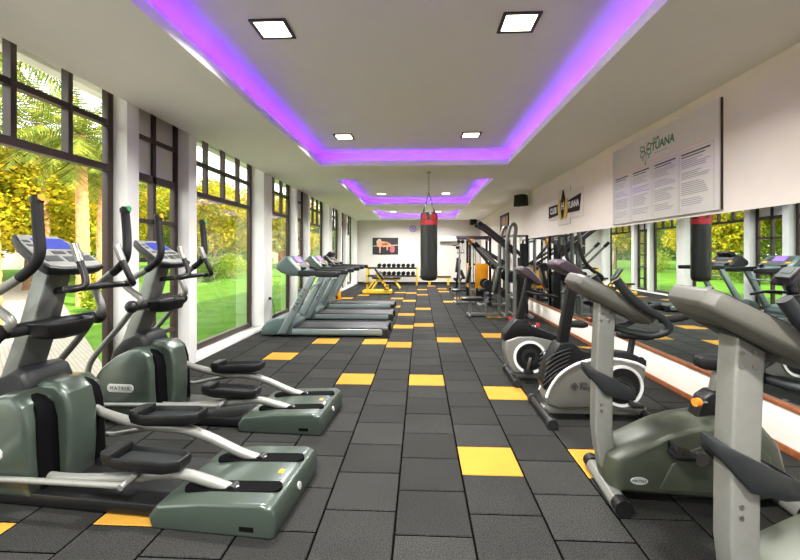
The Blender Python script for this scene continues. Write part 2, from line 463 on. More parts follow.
# ------------------------------------------------------------------ ceiling lights
def make_light(loc, label):
    t = thing('ceiling_downlight', (loc[0], loc[1], ZU), 0, label, 'ceiling light', 'square recessed lights in the coffers')
    s = .15
    mb = MB()
    for (x0, x1, y0, y1) in ((-s, s, -s, -s+.03), (-s, s, s-.03, s), (-s, -s+.03, -s+.03, s-.03), (s-.03, s, -s+.03, s-.03)):
        mb.b2(x0, x1, y0, y1, -.014, .0)
    mb.build('frame', 'lampframe', t, bevel=.003)
    MB().b2(-s+.03, s-.03, -s+.03, s-.03, -.008, .0).build('diffuser', 'lamp', t)
LX = (-1.22, .79)
names = {(0, 0, 0): 'near square downlight on the left in the nearest violet-lit coffer', (0, 1, 0): 'near square downlight on the right in the nearest violet-lit coffer',
         (0, 0, 1): 'far square downlight on the left in the nearest violet-lit coffer', (0, 1, 1): 'far square downlight on the right in the nearest violet-lit coffer',
         (1, 0, 1): 'small far-left square downlight in the middle coffer', (1, 1, 1): 'small far-right square downlight in the middle coffer, by the bag chain',
         (2, 0, 1): 'tiny left square downlight in the farthest coffer', (2, 1, 1): 'tiny right square downlight in the farthest coffer, behind the punching bag top'}
def area(name, loc, rot, sx, sy, power, color, spread=180):
    l = bpy.data.lights.new(name, 'AREA'); l.shape = 'RECTANGLE'; l.size = sx; l.size_y = sy; l.energy = power; l.color = color; l.spread = R(spread)
    o = bpy.data.objects.new(name, l); COL.objects.link(o); o.location = loc; o.rotation_euler = rot
    return o
P_DOWN, P_COVE = 88., 1.4
for ci_, c in enumerate(COFF, -1):
    for xi_, x in enumerate(LX):
        for yi_, y in enumerate((c[2]+.98, c[3]-1.02)):
            if (ci_, xi_, yi_) in names: make_light((x, y), names[(ci_, xi_, yi_)])
            area('downlight_lamp', (x, y, ZU-.02), (0, 0, 0), .22, .22, P_DOWN*(1.8 if ci_ < 0 else 1.), (1, .985, .95), 144)  # unseen lamps behind the camera are added and boosted to brighten camera-facing surfaces
    a, b, y0, y1 = c
    V = (.18, .008, 1.)
    zc_ = LIPH-.035; o_ = .06
    area('cove_lamp', (a-o_, (y0+y1)/2, zc_), (R(180), 0, 0), .03, y1-y0, P_COVE*(y1-y0), V)
    area('cove_lamp', (b+o_, (y0+y1)/2, zc_), (R(180), 0, 0), .03, y1-y0, P_COVE*(y1-y0), V)
    area('cove_lamp', ((a+b)/2, y0-o_, zc_), (R(180), 0, 0), b-a, .03, P_COVE*(b-a), V)
    area('cove_lamp', ((a+b)/2, y1+o_, zc_), (R(180), 0, 0), b-a, .03, P_COVE*(b-a), V)

# ------------------------------------------------------------------ ellipticals
def make_elliptical(loc, rz, label):
    t = thing('elliptical_trainer', loc, rz, label, 'elliptical trainer')
    # rear ramp base
    prof = [(-.02, .0), (-.03, .09), (-.01, .16), (.04, .18), (.40, .16), (.66, .125), (.71, .06), (.69, .0)]
    base = MB().loft(prof, 'y', [(-.345, .93), (-.33, 1), (.33, 1), (.345, .93)], (.34, .08)).build('rear_base', 'green', t, bevel=.012, segs=3)
    for v in (-.17, .17):
        mb = MB()
        pts = []
        for i in range(24):
            a = 2*math.pi*i/24
            x = .30+(.24 if math.cos(a) >= 0 else -.24)*1+.05*math.cos(a); y = v+.055*math.sin(a)
            pts.append((x, y, .1845-.058*(x-.04)))
        top = pts; bot = [(x, y, z-.05) for x, y, z in pts]
        mb.rings([bot, top]).build('roller_slot', 'void', base)  # solid slab, shade of the open track put into its colour
    MB().cyl((-.018, .0, .10), (-.031, .0, .102), .022, seg=20).build('round_sticker', 'badge', base)
    MB().b2(.09, .17, .343, .347, .035, .06).build('foot_slot', 'void', base, bevel=.0)  # flat dark block painted as a shaded recess
    mb = MB().b2(.07, .10, -.02, .02, .176, .181); mb.build('warning_sticker', 'orange', base)
    # floor frame
    MB().b2(.66, 2.0, -.27, .27, .012, .085).build('floor_beam', 'black', t, bevel=.012)
    MB().b2(1.98, 2.08, -.3, .3, .0, .07).build('front_foot', 'dark', t, bevel=.012)
    # drive housing
    prof = [(1.50, .05), (1.52, .30), (1.53, .50), (1.56, .60), (1.64, .655), (1.74, .65), (1.88, .59), (2.02, .48), (2.13, .33), (2.18, .17), (2.14, .05)]
    sh = MB().loft(prof, 'y', [(-.285, .86), (-.275, .94), (-.25, .985), (-.21, 1), (.21, 1), (.25, .985), (.275, .94), (.285, .86)], (1.82, .30)).build('drive_housing', 'green', t, bevel=.006, segs=2, ang=40)
    rib = [(1.44, .04), (1.425, .28), (1.43, .50), (1.46, .62), (1.53, .685), (1.66, .69), (1.86, .63), (1.8, .5), (1.6, .05)]
    MB().loft(rib, 'y', [(-.105, .9), (-.085, .985), (-.05, 1), (.05, 1), (.085, .985), (.105, .9)], (1.62, .38)).build('centre_rib', 'green', sh, bevel=.008, segs=3)
    for v in (-.17, .17):
        pts = [(1.498, .07, .045), (1.503, .12, .06), (1.512, .30, .062), (1.522, .48, .06), (1.545, .57, .055), (1.585, .615, .042), (1.63, .638, .02)]
        L = []
        for u, z, w in pts:
            L.append([(u-.014, v-w, z), (u-.014, v+w, z), (u+.02, v+w, z-.01), (u+.02, v-w, z-.01)])
        MB().rings(L).build('arm_slot', 'void', sh, bevel=.006)  # solid dark slab in place of a hollow, its shade is the colour
    MB().loft([(1.71, .275), (1.69, .295), (1.69, .325), (1.71, .345), (1.92, .345), (1.94, .325), (1.94, .295), (1.92, .275)], 'y', [(.262, 1), (.289, 1), (.292, .96)], (1.815, .31)).build('name_badge', 'badge', sh)
    text('lettering', 'MATRIX', .045, 'ink', sh, basis((1.815, .2925, .31), (-1, 0, 0), (0, 0, 1)), space=1.25)
    # cowl where the mast leaves the housing
    cow = [(1.66, .62), (1.66, .68), (1.70, .76), (1.77, .78), (1.90, .72), (2.02, .60), (2.06, .46)]
    MB().loft(cow, 'y', [(-.17, .8), (-.14, .95), (-.08, 1), (.08, 1), (.14, .95), (.17, .8)], (1.82, .64)).build('mast_cowl', 'dark', t, bevel=.01, segs=2, ang=45)
    # mast
    MB().rings([[(u-.06, -w, z), (u-.06, w, z), (u+.07, w*.8, z+.02), (u+.07, -w*.8, z+.02)] for u, z, w in ((1.95, .55, .105), (1.76, 1.05, .095), (1.66, 1.38, .085))]).build('mast', 'silver2', t, bevel=.02, segs=3)
    # pivot axle, balls
    MB().cyl((1.66, -.3, 1.035), (1.66, .3, 1.035), .042).build('pivot_axle', 'dark', t)
    for s_ in (-1, 1):
        MB().sphere((1.66, s_*.345, 1.035), (.055, .05, .055)).build('pivot_cap', 'black', t)
    # bottle tray
    poly = [(1.46, -.10), (1.46, .10), (1.52, .17), (1.63, .2), (1.70, .16), (1.70, -.16), (1.63, -.2), (1.52, -.17)]
    tr = MB().rings([[(1.60+(x-1.60)*k, y*k, z) for x, y in poly] for k, z in ((.55, .955), (.85, .98), (1, 1.045), (1.0, 1.065), (.9, 1.066), (.82, 1.03))]).build('cup_tray', 'black', t, bevel=.006)
    # console
    def CP(a, b, c): # a along tilt (0 top..1 bottom), b lateral, c out of the face
        p0 = Vector((1.80, 0, 1.62)); p1 = Vector((1.45, 0, 1.40)); d = (p1-p0); n = Vector((-d.z, 0, d.x)); n = Vector((d.z, 0, -d.x)).normalized()
        if n.z < 0: n = -n
        return p0+d*a+Vector((0, b, 0))+n*c
    outl = [(0, -.14), (0, .14), (.25, .18), (.75, .215), (.95, .20), (1.0, .11), (1.0, -.11), (.95, -.20), (.75, -.215), (.25, -.18)]
    con = MB().rings([[CP(.5+(a-.5)*k, b*k, c) for a, b in outl] for k, c in ((.7, -.085), (.93, -.06), (1, -.02), (.98, .0))]).build('console', 'dark', t, bevel=.006)
    MB().rings([[CP(.49+(a-.49)*k, b*k, c) for a, b in outl] for k, c in ((.93, -.004), (.91, .006))]).build('console_face', 'consolelight', con)
    MB().rings([[CP(a, b, c) for a, b in ((.14, -.13), (.14, .08), (.45, .1), (.45, -.15))] for c in (.004, .0085)]).build('display', 'screen', con)
    for (a0, a1, b0, b1) in ((.52, .60, -.15, -.05), (.52, .60, -.02, .06), (.65, .8, -.17, -.07), (.65, .8, .06, .17), (.68, .82, -.04, .03), (.2, .26, .11, .15), (.32, .38, .12, .155), (.5, .56, .1, .16)):
        MB().rings([[CP(a, b, c) for a, b in ((a0, b0), (a0, b1), (a1, b1), (a1, b0))] for c in (.005, .0095)]).build('key', 'key', con)
    # fixed handlebar with pulse grips
    hb = MB().tube([(1.34, .16, 1.545), (1.30, .163, 1.45), (1.26, .168, 1.36), (1.245, .185, 1.305), (1.275, .22, 1.287), (1.325, .225, 1.285), (1.345, .17, 1.285), (1.345, 0, 1.285), (1.345, -.17, 1.285), (1.325, -.225, 1.285), (1.275, -.22, 1.287), (1.245, -.185, 1.305), (1.26, -.168, 1.36), (1.30, -.163, 1.45), (1.34, -.16, 1.545)], .021, 12, smooth=5).build('fixed_handlebar', 'black', t, ang=50)
    MB().cyl((1.66, 0, 1.25), (1.345, 0, 1.285), .022).build('handlebar_stem', 'black', t)
    for s_ in (-1, 1):
        MB().tube([(1.343, s_*.1597, 1.553), (1.322, s_*.161, 1.50), (1.30, s_*.163, 1.448)], .0235, 14).build('pulse_grip', 'steel', hb)
    # moving arms
    for s_, dx in ((1, .06), (-1, -.03)):
        y = s_*.31
        arm = MB().tube([(1.66, y, 1.035), (1.60, y, 1.10), (1.66+dx, y, 1.19), (1.68+dx, y, 1.24), (1.56+dx*.5, y, 1.33), (1.50+dx*.3, y, 1.37)], .026, 12, smooth=6).build('moving_arm', 'silver', t, ang=50)
        MB().tube([(1.52+dx*.4, y, 1.355), (1.44+dx*.3, y, 1.42), (1.40+dx*.3, y*.98, 1.50), (1.42+dx*.3, y*(.95 if s_ > 0 else 1.06), 1.64), (1.44+dx*.3, y*(.92 if s_ > 0 else 1.08), 1.80)], .029, 14, smooth=6).build('hand_grip', 'rubber', arm, ang=50)
        ky = .92 if s_ > 0 else 1.08
        MB().tube([(1.44+dx*.3, y*ky, 1.795), (1.441+dx*.3, y*ky, 1.825), (1.441+dx*.3, y*ky, 1.838)], [.034, .034, .02], 14).build('grip_cap', 'black', arm)
        MB().cyl((1.415+dx*.3, y*ky, 1.822), (1.404+dx*.3, y*ky, 1.824), .02).build('grip_button', 'orange' if s_ > 0 else 'inkgreen', arm)
        MB().tube([(1.66, y, 1.035), (1.80, y, .86), (2.02, y, .62), (2.10, y, .48), (2.11, y, .30), (2.11, y, .17)], .024, 12, smooth=6).build('lower_arm', 'silver', t, ang=50)
    # pedal arms, pedals, link rods (near side low, far side raised)
    for s_, zr, zp, uf in ((1, .42, .215, .0), (-1, .50, .33, .12)):
        v = s_*.175
        pa = MB().tube([(1.62, v, zr if s_ < 0 else .14), (1.35+uf, v, zr-.10 if s_ < 0 else .135), (1.02+uf, v, zp if s_ < 0 else .16), (.74+uf, v, zp-.01), (.60+uf*.5, v, .215 if s_ > 0 else .27), (.44, v, .185), (.24, v, .135)], [.03, .03, .034, .034, .032, .032, .03], 12, smooth=6).build('pedal_arm', 'silver', t, ang=50)
        MB().cyl((.30, v-.03, .15), (.30, v+.03, .15), .034).build('roller', 'black', pa)
        z0 = zp+.045; c0 = .85+uf
        tilt = -.05 if s_ < 0 else .02
        pol = [(.23, -.06), (.23, .06), (.14, .085), (-.18, .085), (-.25, .05), (-.25, -.05), (-.18, -.085), (.14, -.085)]
        mp = lambda x, y, z: (c0+x, v+y, z0+z+tilt*x)
        pd = MB().rings([[mp(x*k, y*k, z) for x, y in pol] for k, z in ((.8, -.02), (1, 0), (1.04, .035), (1.02, .06), (.95, .062), (.92, .03), (.9, .025))]).build('pedal', 'black', t, bevel=.004)
        MB().rings([[mp(x*.86, y*.86, z) for x, y in pol] for z in (.024, .030)]).build('tread_mat', 'dark', pd)
        MB().rings([[mp(x, y, z) for x, y in ((.24, -.07), (.24, .07), (.15, .09), (.15, -.09))] for z in (.03, .085)]).build('toe_stop', 'black', pd, bevel=.012)
        y = s_*.31
        MB().tube([(2.11, y, .165), (1.5, y, .185), (.88+uf, y, .20 if s_ > 0 else .29)], .0175, 12).build('link_rod', 'silver', t)
        MB().cyl((.88+uf, y+s_*.02, .20 if s_ > 0 else .29), (.88+uf, v, zp), .018).build('link_pin', 'silver', t)
    return t
make_elliptical((-.755, 2.48, 0), 175, 'nearest elliptical trainer, grey-green, cut by the frame edge, beside the first window')
make_elliptical((-.81, 3.72, 0), 176.5, 'second elliptical trainer, grey-green, fully in view behind the nearest one')

# ------------------------------------------------------------------ treadmills
def make_treadmill(loc, rz, label, dark=False):
    t = thing('treadmill', loc, rz, label, 'treadmill')
    W = .42
    body = 'tread'; light = 'tread_l'; con_m = 'black' if dark else 'tread'
    MB().b2(.03, 1.9, -W+.102, W-.102, .128, .162).build('running_belt', 'belt', t, bevel=.02, segs=3)
    MB().b2(.06, 1.95, -W+.06, W-.06, .06, .128).build('deck_frame', 'dark', t)
    for s_ in (-1, 1):
        a, b = sorted((s_*(W-.10), s_*W))
        prof = [(a, .03), (a, .145), (a+.012, .152), (b-.012, .152), (b, .14), (b, .06), (b-.02, .03)]
        MB().prism(prof, 'x', .10, 1.95).build('side_rail', light, t, bevel=.006)
        MB().prism([(a-.003, .0), (a-.003, .155), (a+.02, .172), (b-.02, .172), (b+.004, .15), (b+.004, .0)], 'x', -.0, .11).build('rear_cap', 'dark', t, bevel=.012, segs=3)
        MB().b2(.11, 1.85, a+.006, b-.006, .1525, .166).build('foot_strip', 'rubber', t, bevel=.002)
    hood = [(1.72, .03), (1.70, .22), (1.76, .30), (1.88, .335), (2.04, .33), (2.19, .27), (2.28, .16), (2.29, .05), (2.25, .03)]
    h = MB().loft(hood, 'y', [(-W-.015, .93), (-W+.02, 1), (W-.02, 1), (W+.015, .93)], (1.98, .16)).build('motor_hood', body, t, bevel=.012, segs=3)
    for u in (1.9, 2.15):
        for s_ in (-1, 1): MB().cyl((u, s_*.34, 0), (u, s_*.34, .06), .035).build('foot', 'black', t)
    for s_ in (-1, 1):
        v = s_*(W+.005)
        P = [[(1.98, .06), (1.82, .06), (1.28, 1.09), (1.40, 1.09)]]
        po = MB().prism(P[0], 'y', v-.045, v+.045).build('upright', light, t, bevel=.015, segs=3)
        d = Vector((1.34-1.90, 0, 1.09-.06))
        c = Vector((1.90, v+s_*.0465, .06))+d*.60
        if s_ > 0: m_ = basis(c, (d.x, 0, d.z), (-d.z, 0, d.x)) if False else basis(c, (d.x, 0, d.z), (d.z, 0, -d.x))
        else: m_ = basis(c, (-d.x, 0, -d.z), (d.z, 0, -d.x))
        if s_ > 0 and not dark:
            m_ = basis(c, (d.x, 0, d.z), (d.z, 0, -d.x))
            text('lettering', 'MATRIX', .105, 'ink', po, m_, space=1.25)
    hl = .86 if not dark else .80
    for s_ in (-1, 1):
        v = s_*(W-.005)
        MB().rings([[(u, v-.035, z-hh), (u, v+.035, z-hh), (u, v+.035, z+hh*.9), (u, v-.035, z+hh*.9)] for u, z, hh in ((1.62, 1.145, .06), (1.40, 1.135, .06), (1.1, 1.125, .056), (hl, 1.125, .05))]).build('handrail', 'black' if dark else 'dark', t, bevel=.02, segs=3)
    # console cradle
    prof = [(2.03, 1.22), (2.02, 1.30), (1.86, 1.44), (1.80, 1.44), (1.56, 1.20), (1.50, 1.13), (1.52, 1.08), (1.75, 1.09), (1.92, 1.14)]
    c = MB().loft(prof, 'y', [(-W-.03, .84), (-W+.03, 1), (W-.03, 1), (W+.03, .84)], (1.76, 1.24)).build('console', con_m, t, bevel=.015, segs=3)
    d = (Vector((1.56, 0, 1.20))-Vector((1.80, 0, 1.44))).normalized(); n = Vector((d.z, 0, -d.x)); n = -n if n.z < 0 or n.x > 0 else n
    n = Vector((-abs(d.z), 0, abs(d.x)))
    def Q(a, b, e): return Vector((1.80, 0, 1.44))+d*a+Vector((0, b, 0))+n*e
    MB().rings([[Q(a, b, e) for a, b in ((.02, -.15), (.02, .15), (.17, .16), (.17, -.16))] for e in (-.004, .012)]).build('display', 'screen_p' if not dark else 'key', c)
    for b in (-.28, -.2, .2, .28): MB().rings([[Q(a, b+dx, e) for a, dx in ((.06, -.03), (.06, .03), (.16, .03), (.16, -.03))] for e in (-.004, .010)]).build('key', 'key', c)
    MB().rings([[Q(a, b, e) for a, b in ((.22, -.3), (.22, .3), (.30, .3), (.30, -.3))] for e in (-.004, .010)]).build('key_row', 'key', c)
    for b in (-.30, .30): MB().rings([[Q(a, b+dx, e) for a, dx in ((.19, -.06), (.19, .06), (.24, .06), (.24, -.06))] for e in (-.004, .013)]).build('button_strip', 'orange', c)
    for s_ in (-1, 1):
        MB().lathe([(.055, 0), (.058, .03), (.045, .05), (.03, .05)], (1.55, s_*.3, 1.20), 16).build('cup_holder', 'black', c)
    if dark:
        MB().loft([(1.95, 1.30), (1.80, 1.52), (1.72, 1.55), (1.66, 1.50), (1.80, 1.30)], 'y', [(-.26, .9), (-.22, 1), (.22, 1), (.26, .9)], (1.8, 1.4)).build('monitor_head', 'black', t, bevel=.02, segs=3)
    MB().cyl((1.42, -W, .9), (1.42, W, .9), .022).build('cross_brace', light, t)
    return t
make_treadmill((-.57, 7.76, 0), 180, 'nearest of the three grey treadmills, in front of the others')
make_treadmill((-.60, 9.52, 0), 180, 'middle grey treadmill, between the nearest one and the black-railed one')
make_treadmill((-.68, 11.30, 0), 180, 'farthest treadmill with black console and long black handrails', dark=True)
cb = MB().tube([(-3.085, 8.40, .57), (-3.04, 8.38, .565), (-2.98, 8.33, .45), (-2.94, 8.28, .25), (-2.93, 8.2, .1), (-2.9, 8.14, .06), (-2.82, 8.1, .06)], .007, 8, smooth=6).build('power_cord', 'black', ang=50)
tag(cb, 'black power cord hanging from a column socket to the nearest treadmill', 'power cord')
MB().cyl((-3.098, 8.40, .57), (-3.06, 8.395, .57), .028).build('plug', 'black', cb)

# ------------------------------------------------------------------ upright bikes (black and silver)
def make_home_bike_ribbed(loc, rz, label):
    t = thing('exercise_bike', loc, rz, label, 'exercise bike')
    def stab(x, L, nm):
        s = MB().tube([(x, -L, .045), (x, L, .045)], .038, 16).build(nm, 'black', t)
        for sg in (-1, 1): MB().tube([(x, sg*(L-.03), .045), (x, sg*(L+.03), .045)], .046, 16).build('end_cap', 'dark', s)
    stab(0.0, .31, 'front_stabiliser'); stab(.90, .26, 'rear_stabiliser')
    MB().b2(.0, .92, -.05, .05, .035, .10).build('base_beam', 'silver', t, bevel=.008)
    # silver body
    body = [(.02, .14), (.0, .20), (.04, .30), (.12, .41), (.25, .50), (.40, .55), (.60, .565), (.80, .53), (.89, .485), (.885, .40), (.84, .24), (.79, .12), (.10, .10)]
    b = MB().loft(body, 'y', [(-.115, .93), (-.10, .985), (-.06, 1), (.06, 1), (.10, .985), (.115, .93)], (.46, .32)).build('flywheel_housing', 'silver', t, bevel=.006)
    arc = [(.0, .20), (.04, .30), (.12, .41), (.25, .50), (.40, .55), (.60, .565), (.80, .53), (.89, .485)]
    tr = MB()
    for sg in (-1, 1):
        tr.tube([(x*.97+.012, sg*.108, z*.975+.004) for x, z in arc], .014, 8, smooth=4)
    tr.build('white_trim', 'white', b, ang=50)
    for sg in (-1, 1):
        d = MB(); d.cyl((.67, sg*.10, .315), (.67, sg*.128, .315), .165, .15, seg=36)
        dd = d.build('flywheel_cover', 'black', b)
        MB().ring((.67, sg*.118, .315), 'y', .162, .185, .02).build('white_ring', 'white', dd)
        MB().ring((.67, sg*.13, .315), 'y', .055, .09, .008).build('hub_ring', 'dark', dd)
    # ribbed black front shroud
    mb = MB()
    sh = [(-.02, .33), (.03, .50), (.09, .62), (.13, .68), (.26, .69), (.33, .62), (.44, .60), (.62, .605), (.80, .585), (.90, .54), (.90, .47), (.80, .50), (.60, .53), (.40, .515), (.25, .46), (.12, .37), (.05, .28), (.0, .26)]
    s0 = MB().loft(sh, 'y', [(-.10, .98), (-.085, 1), (.085, 1), (.10, .98)], (.40, .5)).build('upper_shroud', 'black', t, bevel=.006)
    for i in range(6):
        k = i/5
        x0, z0 = -.015+.03*k, .30+.05*i*.95
        x1, z1 = .20+.035*k, .47+.035*i
        for sg in (-1, 1): MB().tube([(x0, sg*.098, z0), ((x0+x1)/2-.01, sg*.103, (z0+z1)/2+.012), (x1, sg*.10, z1)], .0065, 6, smooth=3).build('shroud_rib', 'dark', s0, ang=50)
    MB().cyl((.84, -.104, .545), (.84, -.112, .545), .03).build('level_knob', 'dark', s0)
    # mast, console, bars
    MB().rings([[(x-.05, -.033, z), (x-.05, .033, z), (x+.05, .033, z), (x+.05, -.033, z)] for x, z in ((.18, .64), (.24, 1.0), (.29, 1.28))]).build('mast', 'black', t, bevel=.015, segs=3)
    con = MB().loft([(.08, 1.40), (.10, 1.43), (.16, 1.445), (.30, 1.36), (.36, 1.29), (.33, 1.265), (.22, 1.30), (.10, 1.36)], 'y', [(-.16, .86), (-.13, 1), (.13, 1), (.16, .86)], (.22, 1.35)).build('console', 'purplegrey', t, bevel=.01, segs=3)
    dv = Vector((.34-.17, 0, 1.33-1.44)).normalized(); nn = Vector((-dv.z, 0, dv.x))
    def Q(a, b_, e): return Vector((.165, 0, 1.445))+dv*a+Vector((0, b_, 0))+nn*e
    MB().rings([[Q(a, b_, e) for a, b_ in ((.02, -.11), (.02, .11), (.18, .11), (.18, -.11))] for e in (-.01, .004)]).build('console_face', 'consolelight', con)
    MB().rings([[Q(a, b_, e) for a, b_ in ((.04, -.07), (.04, .07), (.10, .07), (.10, -.07))] for e in (.0, .007)]).build('display', 'lcd', con)
    for sg in (-1, 1):
        MB().tube([(.28, 0, 1.22), (.34, sg*.08, 1.22), (.44, sg*.17, 1.25), (.46, sg*.20, 1.29), (.38, sg*.20, 1.35), (.31, sg*.20, 1.43), (.255, sg*.20, 1.58)], .017, 12, smooth=5).build('handlebar', 'rubber', t, ang=50)
    MB().tube([(.29, -.02, 1.22), (.29, .02, 1.22)], .03, 12).build('bar_clamp', 'dark', t)
    # seat
    MB().cyl((.79, 0, .54), (.82, 0, .72), .028).build('seat_post', 'dark', t)
    sp = [(-.15, -.035), (-.15, .035), (-.02, .05), (.08, .105), (.14, .10), (.155, .0), (.14, -.10), (.08, -.105), (-.02, -.05)]
    MB().rings([[(.83+x*k, y*k, z) for x, y in sp] for k, z in ((.7, .715), (.97, .73), (1, .755), (.96, .775), (.8, .785))]).build('saddle', 'rubber', t, bevel=.006, ang=50)
    # crank and pedals
    for sg, ang_ in ((-1, -60), (1, 120)):
        a = R(ang_); ex = .67+.16*math.cos(a); ez = .315+.16*math.sin(a)
        cr = MB().flatbar([(.67, sg*.145, .315), (ex, sg*.15, ez)], .02, .03).build('crank', 'steel', t, bevel=.004)
        MB().b2(ex-.05, ex+.05, sg*.16, sg*.25, ez-.015, ez+.015).build('pedal', 'black', cr, bevel=.008)
    text('logo', 'pro', .045, 'ink', b, basis((.335, -.1175, .335), (1, 0, 0), (0, 0, 1)))
    text('logo', 'Fitness', .055, 'ink', b, basis((.375, -.1175, .295), (1, 0, 0), (0, 0, 1)), shear=.2)
    mb = MB()
    for k in range(4):
        a = R(90*k); mb.ring((.255+.018*math.cos(a), -.117, .305+.018*math.sin(a)), 'y', .009, .015, .003, 14)
    mb.build('logo_mark', 'ink', b)
    return t
def make_home_bike_round(loc, rz, label):
    t = thing('exercise_bike', loc, rz, label, 'exercise bike')
    def stab(x, L, nm):
        s = MB().tube([(x, -L, .045), (x, L, .045)], .036, 16).build(nm, 'black', t)
        for sg in (-1, 1): MB().tube([(x, sg*(L-.03), .045), (x, sg*(L+.03), .045)], .045, 16).build('end_cap', 'dark', s)
    stab(0.0, .30, 'front_stabiliser'); stab(.86, .25, 'rear_stabiliser')
    MB().b2(.0, .88, -.05, .05, .035, .09).build('base_beam', 'silver', t, bevel=.008)
    body = [(.0, .10), (-.06, .20), (-.10, .36), (-.09, .48), (.05, .53), (.22, .535), (.40, .50), (.58, .43), (.66, .34), (.62, .22), (.54, .11), (.3, .08)]
    b = MB().loft(body, 'y', [(-.105, .93), (-.09, .985), (-.05, 1), (.05, 1), (.09, .985), (.105, .93)], (.27, .3)).build('flywheel_housing', 'silver', t, bevel=.006)
    for sg in (-1, 1):
        dd = MB().cyl((.19, sg*.09, .29), (.19, sg*.118, .29), .165, .15, seg=36).build('flywheel_cover', 'black', b)
        MB().ring((.19, sg*.108, .29), 'y', .162, .19, .018).build('white_ring', 'white', dd)
        MB().ring((.19, sg*.12, .29), 'y', .06, .1, .008).build('hub_ring', 'dark', dd)
    cov = [(-.105, .47), (-.10, .56), (-.02, .66), (.03, .72), (.16, .72), (.22, .64), (.40, .58), (.56, .505), (.62, .46), (.60, .43), (.42, .49), (.22, .53), (.05, .525), (-.08, .48)]
    MB().loft(cov, 'y', [(-.10, .98), (-.085, 1), (.085, 1), (.10, .98)], (.2, .55)).build('upper_shroud', 'black', t, bevel=.006)
    MB().rings([[(x-.045, -.033, z), (x-.045, .033, z), (x+.045, .033, z), (x+.045, -.033, z)] for x, z in ((.09, .69), (.16, .98), (.21, 1.20))]).build('mast', 'black', t, bevel=.015, segs=3)
    con = MB().loft([(.06, 1.31), (.10, 1.345), (.16, 1.335), (.30, 1.20), (.33, 1.13), (.28, 1.12), (.18, 1.20), (.08, 1.26)], 'y', [(-.15, .86), (-.12, 1), (.12, 1), (.15, .86)], (.19, 1.24)).build('console', 'purplegrey', t, bevel=.01, segs=3)
    MB().box((.235, 0, 1.275), (.16, .2, .012), (0, R(44), 0)).build('console_face', 'consolelight', con)
    MB().box((.22, 0, 1.296), (.08, .13, .012), (0, R(44), 0)).build('display', 'lcd', con)
    for sg in (-1, 1):
        MB().tube([(.18, 0, 1.04), (.20, sg*.12, 1.04), (.24, sg*.22, 1.035), (.32, sg*.235, 1.03), (.46, sg*.235, 1.0)], .017, 12, smooth=5).build('handlebar', 'rubber', t, ang=50)
    MB().cyl((.58, 0, .44), (.68, 0, .64), .026).build('seat_post', 'dark', t)
    MB().cyl((.0, 0, .0), (.0, 0, .0001), .001)
    sp = [(-.15, -.035), (-.15, .035), (-.02, .05), (.08, .105), (.14, .10), (.155, .0), (.14, -.10), (.08, -.105), (-.02, -.05)]
    MB().rings([[(.72+x*k, y*k, z) for x, y in sp] for k, z in ((.7, .625), (.97, .64), (1, .665), (.96, .685), (.8, .695))]).build('saddle', 'rubber', t, bevel=.006, ang=50)
    for sg, ang_ in ((-1, -105), (1, 75)):
        a = R(ang_); ex = .19+.15*math.cos(a); ez = .29+.15*math.sin(a)
        cr = MB().flatbar([(.19, sg*.135, .29), (ex, sg*.14, ez)], .02, .03).build('crank', 'steel', t, bevel=.004)
        MB().b2(ex-.05, ex+.05, sg*.15, sg*.24, ez-.015, ez+.015).build('pedal', 'black', cr, bevel=.008)
    return t
make_home_bike_round((1.08, 5.02, 0), 0, 'farthest exercise bike, silver with a black round flywheel cover and slanted black mast')
make_home_bike_ribbed((1.12, 3.92, 0), 0, 'silver exercise bike with ribbed black front shroud, second from the far end')

